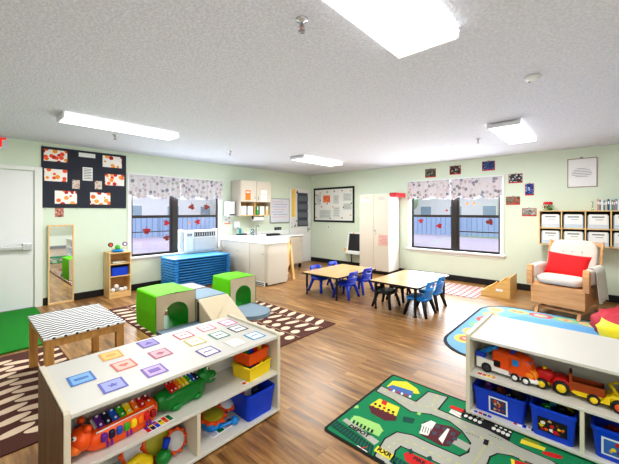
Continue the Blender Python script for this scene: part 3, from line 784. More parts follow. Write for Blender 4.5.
m = MB(); m.ball((-.24, -.015, .065), (.01, .014, .009), BLACK); m.build('nose', h_)
m = MB()
for (u, ) in ((-.08,), (-.06,), (.02,), (.04,), (.13,), (.15,)): m.prism([(u-.006, .012), (u+.006, .012), (u+.004, .038), (u-.004, .05), (u-.008, .038)], 'y', -.078, -.074, PUR)
m.build('stripes', tg)
for k in range(8):
    u = -.115+k*.038; ln = .050-.001*k
    TM = Matrix.Translation((0, 0, .112)) @ Euler((.32, 0, 0)).to_matrix().to_4x4() @ Matrix.Translation((0, 0, -.100))
    m = MB(); m.box(u, u+.033, -ln+.01, ln-.0, .105, .113, KEYC[k], .003, M=TM); p = m.build('key', tg)
    m = MB()
    for s in (-1, 1): m.cyl((u+.017, s*(ln-.02)+.006, .113), (u+.017, s*(ln-.02)+.006, .117), .0065, PAPER, n=10, M=TM)
    m.build('peg', p)
for k in range(8):
    u = -.115+k*.038
    m = MB(); m.ball((u+.017, -.072, .068), (.0165, .014, .022), KEYC[k], .6); m.build('button', tg)
m = MB(); m.box(-.125, .195, -.05, .05, .088, .096, PAPER, .004, M=Matrix.Translation((0, 0, .112)) @ Euler((.32, 0, 0)).to_matrix().to_4x4() @ Matrix.Translation((0, 0, -.100))); m.build('key_tray', tg)
m = MB(); m.tube([(-.13, -.054, .098), (.0, -.054, .098), (.18, -.054, .098)], .005, PAPER, n=8); m.build('mallet_bar', tg)
# crocodile xylophone
ck = thing('crocodile_xylophone', 'green crocodile shaped xylophone with rainbow keys', 'toy', sl(.605, .165, .29), .12); ck.scale = (.86, .9, 1.02)
m = MB(); m.ball((-.02, 0, .05), (.165, .072, .055), GRN, .6); m.box(-.14, .10, -.045, .05, .06, .105, GRN, .02); m.ball((-.17, 0, .06), (.05, .05, .05), GRN)
for (u) in (-.1, .06): m.ball((u, -.065, .018), (.035, .02, .018), GRN); m.ball((u, .065, .018), (.035, .02, .018), GRN)
m.build('body', ck)
hd = MB(); hd.ball((.155, .0, .085), (.06, .045, .045), GRN); hd.ball((.215, 0, .07), (.045, .035, .024), GRN); hd.ball((.21, 0, .04), (.045, .033, .014), GRN)
for s in (-1, 1): hd.ball((.15, s*.026, .13), (.02, .018, .02), GRN)
h_ = hd.build('head', ck)
for s in (-1, 1): m = MB(); m.ball((.158, s*.03-.006, .135), .010, PAPER); m.ball((.163, s*.034-.01, .137), .005, BLACK); m.build('eye', h_)
m = MB()
for k in range(5):
    for s in (-1, 1): m.cyl((.19+k*.013, s*.030, .062), (.19+k*.013, s*.030, .05), .004, PAPER, .0005, n=6)
m.build('tooth_row', h_)
cols_ = [RED, RED, KEYC[5], YEL, YEL, KEYC[3], KEYC[2], NAVY]
for k in range(8):
    u = -.13+k*.028; ln = .044-.001*k
    TM = Matrix.Translation((0, -.004, .106)) @ Euler((.32, 0, 0)).to_matrix().to_4x4() @ Matrix.Translation((0, 0, -.094))
    m = MB(); m.box(u, u+.024, -ln, ln, .097, .105, cols_[k], .003, M=TM); p = m.build('key', ck)
    m = MB()
    for s in (-1, 1): m.cyl((u+.012, s*(ln-.012), .105), (u+.012, s*(ln-.012), .109), .005, PAPER, n=8, M=TM)
    m.build('peg', p)
m = MB(); m.box(-.02, .02, -.067, -.063, .03, .05, mat('tan_badge', (196, 170, 110), .5), .002); m.build('badge', ck)

# stacked trays with blocks at the right end
def tray(mt, w, d, h, loc, label, rz=0, name='block_tray', group=None):
    t = thing(name, label, 'tray', loc, rz, group)
    m = MB(); o_ = .004; b0 = .93
    vs = []
    for (s, z) in ((b0, 0), (1, h)): vs += [(-w/2*s, -d/2*s, z), (w/2*s, -d/2*s, z), (w/2*s, d/2*s, z), (-w/2*s, d/2*s, z)]
    for (s, z) in ((.96, h), (b0*.95, .006)): vs += [(-w/2*s, -d/2*s, z), (w/2*s, -d/2*s, z), (w/2*s, d/2*s, z), (-w/2*s, d/2*s, z)]
    fs = [[0, 1, 2, 3], [12, 13, 14, 15]]
    for lay in range(3):
        for i in range(4): fs.append([lay*4+i, lay*4+(i+1) % 4, lay*4+4+(i+1) % 4, lay*4+4+i])
    m.add(vs, fs, mt); m.build('body', t)
    m = MB(); r = .006
    m.tube([(-w/2, -d/2, h), (w/2, -d/2, h), (w/2, d/2, h), (-w/2, d/2, h), (-w/2, -d/2, h)], r, mt, n=8); m.build('rim', t)
    return t
def brick(c, mt, sx, sy, sz, label, rz=0, cat='toy block', group=None, name='toy_block'):
    t = thing(name, label, cat, c, rz, group)
    m = MB(); m.box(-sx/2, sx/2, -sy/2, sy/2, 0, sz, mt, .003); m.build('body', t)
    m = MB()
    for i in range(max(1, int(sx/.025))):
        for s in (-1, 1): m.cyl((-sx/2+.0125+i*.025, s*sy*.25, sz), (-sx/2+.0125+i*.025, s*sy*.25, sz+.004), .007, mt, n=10)
    m.build('stud_row', t)
tray(YEL, .20, .17, .085, sl(1.065, .12, .29), 'yellow tray at the bottom of the tray pair on the shelf end', .12)
tray(ORG, .18, .155, .075, sl(1.065, .13, .383), 'orange tray stacked on the yellow tray', .12)
for i, (mt, dx, nm) in enumerate(((GRN, -.055, 'green'), (BLU, -.02, 'blue'), (RED, .018, 'red'), (YEL, .055, 'yellow'))):
    brick(sl(1.065+dx, .10, .345), mt, .03, .03, .035, nm+' block in the yellow tray')
    brick(sl(1.065+dx, .115, .44), mt, .032, .035, .022, nm+' block lying in the orange tray on top')

def piclabel(x, y, z, rz, label, cs, w=.10, h=.05):
    t = thing('picture_label', label, 'sticker', (x, y, z), rz, 'picture labels stuck on shelves')
    m = MB(); m.box(-w/2, w/2, -h/2, h/2, 0, .001, PAPER); m.build('paper', t)
    m = MB(); random.seed(int(x*1000)+int(y*100))
    for k, c in enumerate(cs):
        u = -w/2+w*(k+.5)/len(cs); m.box(u-w*.42/len(cs), u+w*.42/len(cs), -h*.42, h*.42*random.uniform(.3, 1), .001, .0016, c)
        m.flat(circ(u, h*.1, h*.12, 10), .0019, cs[(k+2) % len(cs)])
    m.build('printed_picture', t)
piclabel(.71, 1.72, .2905, .1, 'rainbow picture label in front of the tiger xylophone', [RED, NAVY, BLU, YEL, ORG, GRN], .14, .075)
piclabel(1.30, 1.715, .2905, .05, 'small picture label in front of the yellow tray', [RED, YEL, ORG, BLU, GRN], .13, .045)
piclabel(1.13, 1.79, .0325, .1, 'pale picture label in front of the toy drums', [mat('pale_grey_print', (200, 200, 210), .6), GRN, mat('pink_print', (220, 180, 190), .6), RED], .19, .10)

# drums on the bottom shelf
DY = mat('olive_yellow_drumskin', (178, 170, 40), .5); DW_ = mat('translucent_white_drumskin', (208, 206, 208), .4)
def drum(c, r, h, skin, tilt, label, side=ORG, base=LBLU, az=0.0):
    t = thing('toy_drum', label, 'toy drum', c); t.rotation_euler = (tilt, 0, az)
    m = MB(); m.lathe([(r*.86, 0), (r*.95, h*.3), (r*.92, h*.8)], (0, 0, 0), base); m.build('shell', t)
    m = MB(); m.lathe([(r*.94, h*.72), (r*1.06, h*.8), (r*1.06, h*.95), (r*.93, h)], (0, 0, 0), side)
    for k in range(10): a = 2*PI*k/10; m.ball((r*1.05*math.cos(a), r*1.05*math.sin(a), h*.85), (.012, .012, .014), side, n=8, k=6)
    m.build('hoop', t)
    m = MB(); m.lathe([(r*.9, h), (r*.85, h+.004), (.001, h+.006)], (0, 0, 0), skin); m.build('drumskin', t)
drum(sl(.35, .24, .10), .075, .06, DW_, 1.15, 'orange rimmed drum with grey skin half hidden under the shelf, beside the olive drum')
drum(sl(.455, .23, .10), .078, .07, DY, 1.2, 'orange drum with a large olive yellow skin standing upright')
drum(sl(.535, .17, .085), .055, .05, DW_, 1.2, 'orange rimmed drum with pale skin beside the shelf divider')
drum(sl(.80, .18, .034), .072, .075, DY, .12, 'blue drum with orange hoop and olive skin right of the divider')
drum(sl(.93, .24, .065), .052, .05, DW_, .5, 'small orange drum with white skin behind the blue drum')
t = thing('toy_mallet', 'blue round ended toy mallet beside the blue drum', 'toy', sl(.905, .09, .055)); m = MB(); m.ball((0, 0, 0), .026, LBLU); m.build('head', t); m = MB(); m.cyl((-.10, .02, -.005), (-.0, 0, 0), .010, LBLU); m.build('handle', t)
t = thing('toy_trumpet', 'yellow curved plastic toy at the near end of the bottom shelf', 'toy', sl(.30, .1, .06)); m = MB(); m.tube([(-.08, 0, -.02), (-.04, 0, .05), (.03, 0, .07), (.08, .01, .03), (.09, .01, -.02)], [.02, .024, .026, .024, .02], YEL, n=10); m.build('body', t)
m = MB(); m.lathe([(.028, 0), (.034, .01), (.03, .02)], (.09, .01, -.028), ORG); m.build('ring', t)
t = thing('toy_shaker', 'green and blue toy shaker on the bottom shelf under the olive drum', 'toy', sl(.45, .09, .035)); m = MB(); m.ball((0, 0, .04), (.04, .04, .04), GRN); m.build('bulb', t); m = MB(); m.tube([(0, 0, .06), (.01, 0, .09), (.02, 0, .13)], [.018, .016, .02], BLU); m.build('handle', t)
t = thing('toy_tambourine', 'sky blue toy tambourine leaning in the corner by the divider', 'toy', sl(.565, .25, .10)); m = MB()
m.tube([(.05*math.cos(a), 0, .05+.05*math.sin(a)+.03) for a in (2*PI*i/20 for i in range(21))], .014, LBLU); m.build('ring', t)
m = MB()
for k in range(5): a = 2*PI*k/5; m.cyl((.05*math.cos(a), -.016, .08+.05*math.sin(a)), (.05*math.cos(a), .016, .08+.05*math.sin(a)), .010, YEL, n=10)
m.build('jingle_set', t)

# open plastic bins
def bin_(w, d, h, mt, loc, rz, label, art=None, group='plastic toy bins', wall=.006, lip=.014):
    t = thing('toy_bin', label, 'bin', loc, rz, group)
    b0 = .89; m = MB(); vs = []
    def ring(s, z, k=0): return [(u, v, z) for u, v in rrect(-w/2*s+k, w/2*s-k, -d/2*s+k, d/2*s-k, .02, 3)]
    R_ = [ring(b0, 0), ring(1, h), ring(1, h, wall), ring(b0, .008, wall)]
    n = len(R_[0])
    for r in R_: vs += r
    fs = [list(range(n))[::-1], [3*n+i for i in range(n)]]
    for lay in range(3):
        for i in range(n): fs.append([lay*n+i, lay*n+(i+1) % n, (lay+1)*n+(i+1) % n, (lay+1)*n+i])
    m.add(vs, fs, mt); m.build('body', t)
    m = MB(); P_ = [(u, v, h) for u, v in rrect(-w/2-.004, w/2+.004, -d/2-.004, d/2+.004, .024, 3)]
    vs = []; 
    for (k, z) in ((0, h-lip), (.0, h+.003), (-.012, h+.003)):
        vs += [(u, v, z) for u, v in rrect(-w/2-.004-k*-1 if False else -w/2-.004-(k if k < 0 else 0)*1, w/2+.004+(k if k < 0 else 0), -d/2-.004-(k if k < 0 else 0), d/2+.004+(k if k < 0 else 0), .022, 3)]
    fs = []
    for lay in range(2):
        for i in range(n): fs.append([lay*n+i, lay*n+(i+1) % n, (lay+1)*n+(i+1) % n, (lay+1)*n+i])
    m.add(vs, fs, mt); m.build('rim', t)
    if art:
        bg, cs, aw, ah, fr = art
        y_ = -d/2*(b0+.08)-.002; tilt = math.atan((1-b0)*d/2/h)
        M_ = Matrix.Translation((0, -d/2*(b0+(1-b0)*.5)-.003, h*.46)) @ Euler((tilt, 0, 0)).to_matrix().to_4x4()
        m = MB()
        if fr: m.box(-aw/2-.01, aw/2+.01, 0, .001, -ah/2-.01, ah/2+.01, fr, M=M_)
        m.box(-aw/2, aw/2, -.0012, .001, -ah/2, ah/2, bg, M=M_)
        random.seed(len(label))
        for k in range(14):
            u = random.uniform(-aw*.4, aw*.4); v = random.uniform(-ah*.36, ah*.36); r = random.uniform(.09, .2)*ah
            P_ = [(u+r*random.uniform(.5, 1.1)*math.cos(a), v+r*random.uniform(.5, 1.1)*math.sin(a)) for a in (2*PI*i/7 for i in range(7))]
            m.add([(p, -.0016-.0001*k, q) for p, q in P_], [list(range(7))], cs[k % len(cs)], M=M_)
        m.build('picture_label', t)
    return t
BR_ = mat('picture_brown', (120, 60, 40), .6); TAN_ = mat('picture_tan', (216, 176, 120), .6)
bin_(.23, .27, .165, BLU, sl(1.072, .150, .034), 0, 'blue bin at the bare end of the shelf with the xylophones')
t = thing('toy_tambourine', 'red and grey toy ring inside the blue bin below the trays', 'toy', sl(1.05, .15, .10)); t.rotation_euler = (0, .3, .3)
m = MB(); m.tube([(.07*math.cos(a), .0, .05+.07*math.sin(a)) for a in (2*PI*i/20 for i in range(21))], .012, RED); m.build('ring', t); m = MB(); m.cyl((0, -.004, .05), (0, .004, .05), .06, DW_); m.build('skin', t)
t = thing('toy_maraca', 'dark toy maraca in the blue bin below the trays', 'toy', sl(1.12, .15, .07)); m = MB(); m.ball((0, 0, .07), .032, NAVY); m.build('bulb', t); m = MB(); m.cyl((0, 0, .06), (.01, -.02, -.02), .009, RED); m.build('handle', t)
# bins on the far side of the left shelf (seen in the mirror)
bin_(.26, .24, .16, TEAL, sl(1.02, .47, .292), PI, 'teal bin on the far side of the shelf, seen in the mirror')
bin_(.26, .24, .16, BLU, sl(1.02, .47, .034), PI, 'blue bin on the far side of the shelf, seen in the mirror')
bin_(.26, .24, .16, mat('green_bin_plastic', (60, 170, 70), .4), sl(.68, .47, .292), PI, 'green bin on the far side of the shelf, beside the teal one')

# right shelf bins
CART = [RED, ORG, YEL, PAPER, BR_, TAN_]
bin_(.31, .25, .155, BLU, sr(.185, .17, .034), -PI/2, 'wide blue bin at the open floor end of the truck shelf', (mat('dark_blue_print', (24, 60, 130), .6), [BR_, TAN_, ORG, BR_], .09, .085, PAPER))
bin_(.22, .26, .175, BLU, sr(.475, .14, .034), -PI/2, 'blue bin with animal cartoon picture beside the shelf divider', (BLACK, CART, .14, .085, None))
bin_(.30, .25, .165, BLU, sr(.80, .15, .034), -PI/2, 'blue bin past the divider, partly cut off by the photo edge', (mat('sky_print', (60, 110, 190), .6), CART, .2, .08, PAPER))
def lump(x, y, z, mt, label, kind, rz=0):
    t = thing(kind, label, 'toy', sr(x, y, z), rz)
    m = MB(); m.box(-.045, .045, -.02, .02, -.01, .015, mt, .006); m.box(-.02, .02, -.017, .017, .015, .04, mt, .008); m.build('body', t)
    for sx in (-1, 1):
        for sy in (-1, 1): m = MB(); m.cyl((sx*.028, sy*.02, -.01), (sx*.028, sy*.03, -.01), .015, BLACK, n=12); m.cyl((sx*.028, sy*.03, -.01), (sx*.028, sy*.032, -.01), .008, PAPER, n=10); m.build('wheel', t)
lump(.44, .08, .17, GRN, 'green toy car in the blue bin beside the divider, near its front', 'toy_car', .6)
lump(.52, .10, .175, BLACK, 'black toy car in the blue bin beside the divider', 'toy_car', -.5)
lump(.46, .2, .18, TEAL, 'teal toy car at the back of the bin beside the divider', 'toy_car', .2)
lump(.53, .2, .165, YEL, 'yellow toy car in the bin beside the divider', 'toy_car', 1.2)
lump(.10, .16, .155, PUR, 'magenta toy car in the wide blue bin', 'toy_car', .3)
lump(.18, .14, .155, BR_, 'brown toy car in the middle of the wide blue bin', 'toy_car', -.3)
lump(.27, .18, .155, DKG, 'dark grey toy car in the wide blue bin', 'toy_car', .9)
lump(.74, .12, .15, mat('dark_red_toy', (120, 24, 34), .4), 'dark red toy car in the bin past the divider', 'toy_car', .9)
lump(.84, .14, .15, NAVY, 'navy toy car in the bin past the divider', 'toy_car', .2)
piclabel(*sr(.12, .04, .2905), -PI/2, 'red and yellow picture label beside the orange truck', [RED, ORG, YEL, TAN_], .11, .05)
piclabel(*sr(.10, .02, .0325), -PI/2, 'blue picture label in front of the wide blue bin', [BLU, RED, NAVY, BLU], .11, .035)
piclabel(*sr(.33, .06, .0325), -PI/2, 'red, white and black picture label between the blue bins', [RED, PAPER, BLU, PAPER, BLACK], .12, .05)

# ---------------------------------------------------------------- toy trucks on the right shelf (local x = along the shelf, toward the front of the vehicle)
def wheel(t, x, y, r, w, tire=BLACK, hub=YEL):
    m = MB(); s = 1 if y > 0 else -1
    m.lathe([(r*.8, 0), (r, .006), (r, w-.006), (r*.8, w)], (0, 0, 0), tire, n=20, M=Matrix.Translation((x, y, r)) @ Euler((-s*PI/2, 0, 0)).to_matrix().to_4x4())
    p = m.build('wheel', t)
    m = MB(); m.lathe([(r*.6, 0), (r*.55, .004), (.001, .007)], (0, 0, 0), hub, n=16, M=Matrix.Translation((x, y+s*w, r)) @ Euler((-s*PI/2, 0, 0)).to_matrix().to_4x4()); m.build('hub', p)
# fire/tow truck: orange with a white chassis and a blue crane
tk = thing('toy_truck', 'orange and white toy tow truck with a blue crane', 'toy truck', sr(.215, .14, .29), -PI/2-.08)
m = MB(); m.prism([(-.17, .025), (.12, .02), (.165, .025), (.165, .04), (-.06, .055), (-.06, .085), (-.17, .09)], 'y', -.055, .055, PAPER); m.box(-.17, .16, -.045, .045, .015, .03, PAPER, .004); m.build('chassis', tk)
m = MB(); m.box(-.075, .06, -.055, .055, .045, .165, ORG, .02); m.build('body', tk)
m = MB(); m.prism([(.03, .03), (.17, .03), (.175, .055), (.165, .085), (.12, .10), (.09, .16), (.03, .165)], 'y', -.055, .055, ORG); m.ball((.085, 0, .095), (.075, .058, .072), ORG, .6, e2=.7); m.ball((.145, 0, .065), (.042, .057, .036), mat('yellow_orange_plastic', (250, 150, 40), .35), .6); m.ball((.15, 0, .035), (.046, .06, .018), PAPER, .5); p = m.build('cab', tk)
m = MB(); m.box(.05, .085, -.061, -.054, .10, .14, LBLU, .003); m.add([(.122, -.045, .104), (.122, .045, .104), (.096, .045, .152), (.096, -.045, .152)], [[0, 1, 2, 3]], LBLU); m.box(.118, .126, -.042, .042, .105, .145, LBLU, .004, M=Matrix.Translation((.022, 0, 0))); m.build('window', p)
for s in (-1, 1): m = MB(); m.ball((.165, s*.035, .07), (.012, .014, .014), YEL); m.build('headlight', p)
m = MB(); m.box(.03, .055, -.035, .035, .165, .178, BLU, .006); m.box(.035, .05, -.03, -.01, .178, .195, BLU, .004); m.build('siren', p)
m = MB(); m.box(-.06, -.02, -.058, -.054, .06, .10, BLACK, .003); m.build('side_hatch', tk)
m = MB(); m.tube([(-.165, -.02, .10), (-.09, -.02, .155), (-.05, -.02, .175)], .017, LBLU, n=10); m.box(-.18, -.12, -.045, .0, .085, .12, BLU, .006); m.build('crane', tk)
for x_ in (-.105, .065, .125):
    for s in (-1, 1): wheel(tk, x_, s*.05, .032 if x_ < 0 else .026, .014, BLACK, PAPER if x_ > 0 else DKG)
# red and yellow tractor
tr = thing('toy_tractor', 'red toy tractor with yellow wheel hubs', 'toy truck', sr(.47, .135, .29), -PI/2+.02); tr.scale = (.92, .95, .95)
m = MB(); m.box(-.07, .075, -.03, .03, .03, .062, YEL, .008); m.ball((-.045, 0, .082), (.055, .04, .04), RED, .6); m.ball((.045, 0, .075), (.045, .05, .035), RED, .7); m.build('body', tr)
m = MB(); m.box(-.01, .015, -.028, .028, .09, .10, RED, .004); m.box(.07, .11, -.012, .012, .03, .045, YEL, .004); m.build('seat', tr)
m = MB(); m.cyl((-.05, .0, .11), (-.05, 0, .135), .012, YEL); m.build('exhaust_cap', tr)
for s in (-1, 1): wheel(tr, -.06, s*.035, .034, .02); wheel(tr, .045, s*.04, .045, .022)
for s in (-1, 1):
    m = MB(); m.tube([(.045+.052*math.cos(a), s*.05, .045+.052*math.sin(a)) for a in (PI*i/10 for i in range(11))], .008, RED, n=8); m.build('fender', tr)
# brown and yellow trailer
tl = thing('toy_trailer', 'brown and yellow toy trailer hitched behind the red tractor', 'toy truck', sr(.63, .13, .29), -PI/2+.04); tl.scale = (.88, .9, .88)
BRN = mat('brown_plastic', (166, 74, 26), .4); DBR = mat('dark_brown_plastic', (84, 34, 18), .4)
m = MB(); m.prism([(-.085, .045), (-.05, .03), (.085, .03), (.085, .06), (-.085, .06)], 'y', -.048, .048, YEL); m.build('chassis', tl)
m = MB(); m.box(-.08, .085, -.05, -.042, .06, .115, BRN, .002); m.box(-.08, .085, .042, .05, .06, .115, BRN, .002); m.box(.077, .085, -.042, .042, .06, .115, DBR); m.box(-.075, .08, -.042, .042, .06, .07, DBR); m.build('cargo_box', tl)
m = MB(); m.box(-.095, -.078, -.05, -.03, .05, .165, BRN, .003); m.box(-.095, -.078, .03, .05, .05, .165, BRN, .003); m.box(-.095, -.078, -.03, .03, .135, .165, DBR, .003); m.box(-.093, -.08, -.03, .03, .06, .12, BRN); m.build('front_rack', tl)
for s in (-1, 1): wheel(tl, .03, s*.045, .034, .018)
# yellow digger
dg = thing('toy_digger', 'yellow toy digger with orange wheels at the photo edge', 'toy truck', sr(.815, .12, .29), -PI/2)
m = MB(); m.box(-.09, .09, -.045, .045, .04, .085, YEL, .012); m.box(-.02, .07, -.04, .04, .085, .15, mat('deep_yellow_plastic', (226, 180, 20), .4), .012); m.build('body', dg)
m = MB(); m.box(-.01, .06, -.043, -.039, .10, .14, DKG, .003); m.box(-.01, .06, .039, .043, .10, .14, DKG, .003); m.build('window', dg)
m = MB(); m.tube([(-.06, 0, .08), (-.09, 0, .13), (-.06, 0, .15)], .012, YEL); m.prism([(-.13, .03), (-.09, .03), (-.085, .08), (-.105, .07)], 'y', -.05, .05, YEL); m.build('shovel', dg)
for x_ in (-.05, .06):
    for s in (-1, 1): wheel(dg, x_, s*.042, .036, .02, BLACK, ORG)

# ---------------------------------------------------------------- road rug
rr = thing('road_rug', 'green play rug printed with grey roads, houses and a depot', 'rug', (0, 0, 0))
x0, x1, y0, y1 = 1.58, 2.52, -.45, 1.325
RB = mat('black_rug_border', (18, 24, 24), .9, bump=.2, bscale=300); RG = mat('green_play_rug', (10, 132, 84), .95, var=.05, scale=30, bump=.2, bscale=400)
RGY = mat('grey_rug_road', (176, 176, 164), .95, var=.04, scale=40, bump=.2, bscale=400); RBK = mat('rug_black_print', (26, 28, 34), .95)
RDS = mat('rug_dash_print', (206, 204, 110), .95); RY = mat('rug_yellow_print', (232, 214, 60), .95); RR = mat('rug_red_print', (200, 36, 34), .95); RM = mat('rug_maroon_print', (92, 36, 44), .95); RW = mat('rug_white_print', (226, 226, 216), .95)
RLG = mat('rug_light_green_print', (158, 206, 120), .95); RBL = mat('rug_blue_print', (70, 110, 170), .95); RDT = mat('rug_dark_teal_print', (14, 74, 66), .95)
m = MB(); m.prism(rrect(x0, x1, y0, y1, .03, 3), 'z', .0003, .0055, RB); m.build('border', rr)
m = MB(); m.prism(rrect(x0+.018, x1-.018, y0+.018, y1-.018, .02, 3), 'z', .0055, .0062, RG); m.build('pile', rr)
def rp(x, y): return onz(310+x/2.476, 360+y/2.476, .006)          # rug print points read off the floor plane
def clampr(p): return (min(max(p[0], x0+.02), x1-.02), min(max(p[1], y0+.02), y1-.02))
def R2(pts): return [clampr(rp(*p)) for p in pts]
def rpoly(mb, pts, z, mt): mb.flat(R2(pts), z, mt)
m = MB()
def ln(mb, pts, w, z, mt, closed=False):
    q = R2(pts)
    if closed: q = q+[q[0]]
    for a, b_ in zip(q, q[1:]):
        a = Vector(a); b_ = Vector(b_); d = (b_-a)
        if d.length < 1e-4: continue
        n_ = Vector((-d.y, d.x)).normalized()*w/2; e = d.normalized()*w/2
        mb.flat([tuple(a-n_-e), tuple(b_-n_+e), tuple(b_+n_+e), tuple(a+n_-e)], z, mt)
# grey roads
top = [(163, 77), (176, 64), (262, 103), (293, 78), (342, 92), (318, 122), (388, 152), (440, 172), (520, 215), (600, 250), (660, 290)]
low = [(660, 420), (480, 420), (300, 420), (190, 330), (150, 290), (150, 250), (160, 235), (185, 195), (215, 178), (255, 186), (300, 208), (370, 238), (392, 228), (397, 205), (375, 175), (345, 152), (300, 135), (250, 128), (205, 98)]
rpoly(m, top+low, .0065, RGY)
ln(m, top, .010, .0068, RBK); ln(m, low[4:], .010, .0068, RBK); ln(m, [(163, 77), (205, 98)], .01, .0068, RBK)
m.build('road_print', rr)
m = MB()
# inner green areas
def isl(pts): rpoly(m, pts, .0070, RG); ln(m, pts, .009, .0072, RBK, True)
isl([(205, 250), (212, 225), (225, 214), (250, 225), (330, 262), (400, 300), (400, 420), (280, 420), (205, 300)])
isl([(438, 262), (446, 240), (465, 232), (500, 238), (560, 262), (600, 300), (520, 330), (450, 300)])
# driveway beside the brick building
rpoly(m, [(348, 205), (362, 192), (400, 212), (388, 226)], .0072, RGY)
m.build('lawn_print', rr)
# dashes
m = MB()
def dash(pts, n, mt=RDS):
    q = R2(pts); L_ = [0]
    for a, b_ in zip(q, q[1:]): L_.append(L_[-1]+math.dist(a, b_))
    for k in range(n):
        for s_ in (0,):
            t0 = L_[-1]*(k+.2)/n; t1 = L_[-1]*(k+.65)/n; pq = []
            for t_ in (t0, t1):
                for i in range(len(q)-1):
                    if L_[i] <= t_ <= L_[i+1]+1e-9:
                        f_ = (t_-L_[i])/max(1e-9, L_[i+1]-L_[i]); pq.append(Vector((q[i][0]+(q[i+1][0]-q[i][0])*f_, q[i][1]+(q[i+1][1]-q[i][1])*f_))); break
            a, b_ = pq; d = (b_-a); n_ = Vector((-d.y, d.x)).normalized()*.004
            m.flat([tuple(a-n_), tuple(b_-n_), tuple(b_+n_), tuple(a+n_)], .0074, mt)
dash([(175, 245), (195, 215), (220, 198), (255, 207), (310, 235), (380, 262)], 12)
dash([(180, 75), (240, 105), (300, 118), (360, 150), (420, 190), (520, 245), (600, 290)], 20)
dash([(318, 84), (300, 118)], 3)
for k in range(10): dash([(395+k*4, 262-k*6+10), (400+k*4, 256-k*6+10)], 1)
m.build('lane_dashes', rr)
# railway along the front edge
m = MB()
rpoly(m, [(44, 160), (67, 150), (160, 214), (148, 239)], .0070, RDT); rpoly(m, [(206, 235), (290, 285), (280, 312), (196, 252)], .0072, RDT)
for k in range(15):
    f_ = k/14; ln(m, [(47+f_*104, 160+f_*78), (66+f_*93, 152+f_*62)], .004, .0074, RG)
for k in range(9):
    f_ = k/8; ln(m, [(204+f_*74, 252+f_*52), (212+f_*74, 240+f_*46)], .004, .0074, RG)
ln(m, [(50, 160), (150, 234)], .004, .0076, RBK); ln(m, [(64, 153), (157, 218)], .004, .0076, RBK)
rpoly(m, [(158, 225), (168, 213), (208, 235), (198, 248)], .0078, RY)
ln(m, [(118, 213), (140, 228)], .008, .0078, RW); ln(m, [(120, 226), (140, 216)], .006, .008, RR)
m.build('railway_print', rr)
# depot
m = MB(); rpoly(m, [(80, 150), (90, 144), (172, 202), (159, 211)], .0072, RGY); rpoly(m, [(98, 152), (104, 142), (155, 162), (180, 176), (170, 190), (140, 176)], .0074, RLG)
rpoly(m, [(108, 138), (122, 140), (172, 160), (183, 178), (150, 166), (104, 150)], .0078, RLG)
for k in range(6): rpoly(m, [(108+k*9, 149+k*4.6), (113+k*9, 151+k*4.6), (109+k*9, 159+k*4.6), (104+k*9, 157+k*4.6)], .0080, RBK if k % 2 else RDT)
m.build('depot_print', rr); m = MB()
# yellow/red house
rpoly(m, [(145, 115), (150, 112), (216, 138), (212, 151), (185, 150), (152, 132)], .0074, RM)
rpoly(m, [(148, 112), (172, 96), (222, 118), (214, 140)], .0076, RY)
for k in range(5): rpoly(m, [(160+k*11, 106+k*5), (166+k*11, 108+k*5), (164+k*11, 113+k*5), (158+k*11, 111+k*5)], .0078, RBK if k != 2 else RR)
for k in range(5): rpoly(m, [(155+k*12, 113+k*5), (160+k*12, 115+k*5), (158+k*12, 119+k*5), (153+k*12, 117+k*5)], .0078, RM)
rpoly(m, [(180, 99), (192, 104), (188, 114), (176, 108)], .0080, RR)
m.build('house_print', rr); m = MB()
# top shop with yellow roof
rpoly(m, [(190, 66), (205, 52), (240, 54), (266, 72), (272, 84), (262, 84)], .0074, RY); rpoly(m, [(194, 66), (204, 62), (256, 78), (252, 92), (196, 76)], .0076, RBL)
for k in range(6): rpoly(m, [(196+k*10, 70+k*3.5), (201+k*10, 71.5+k*3.5), (199+k*10, 77+k*3.5), (194+k*10, 75+k*3.5)], .0078, RW if k % 2 else RR)
m.build('shop_print', rr); m = MB()
# brick building
rpoly(m, [(272, 185), (282, 152), (350, 165), (375, 180), (345, 215), (322, 212)], .0074, RM)
rpoly(m, [(270, 182), (276, 160), (300, 150), (312, 156), (292, 188)], .0076, RW)
for k in range(5): ln(m, [(276+k*6, 163+k*2), (272+k*6, 176+k*2)], .004, .0078, RBK)
for (a_, b_) in ((312, 160), (330, 166), (304, 176), (322, 182), (350, 178), (340, 200), (355, 190)):
    rpoly(m, [(a_, b_), (a_+11, b_+3), (a_+8, b_+11), (a_-3, b_+8)], .0078, mat('rug_slate_print', (70, 76, 92), .95))
rpoly(m, [(318, 196), (340, 170), (346, 172), (328, 208)], .0080, RW)
m.build('brick_building_print', rr); m = MB()
# small square + bush prints
rpoly(m, [(232, 140), (260, 146), (254, 158), (228, 152)], .0074, RDT); ln(m, [(228, 150), (258, 156)], .003, .0076, RG)
rpoly(m, [(110, 112), (120, 112), (120, 120), (108, 120)], .0074, RLG); m.build('bush_print', rr); m = MB(); rpoly(m, [(268, 128), (276, 132), (272, 138), (264, 134)], .0074, RLG)
m.build('bush_print', rr); m = MB()
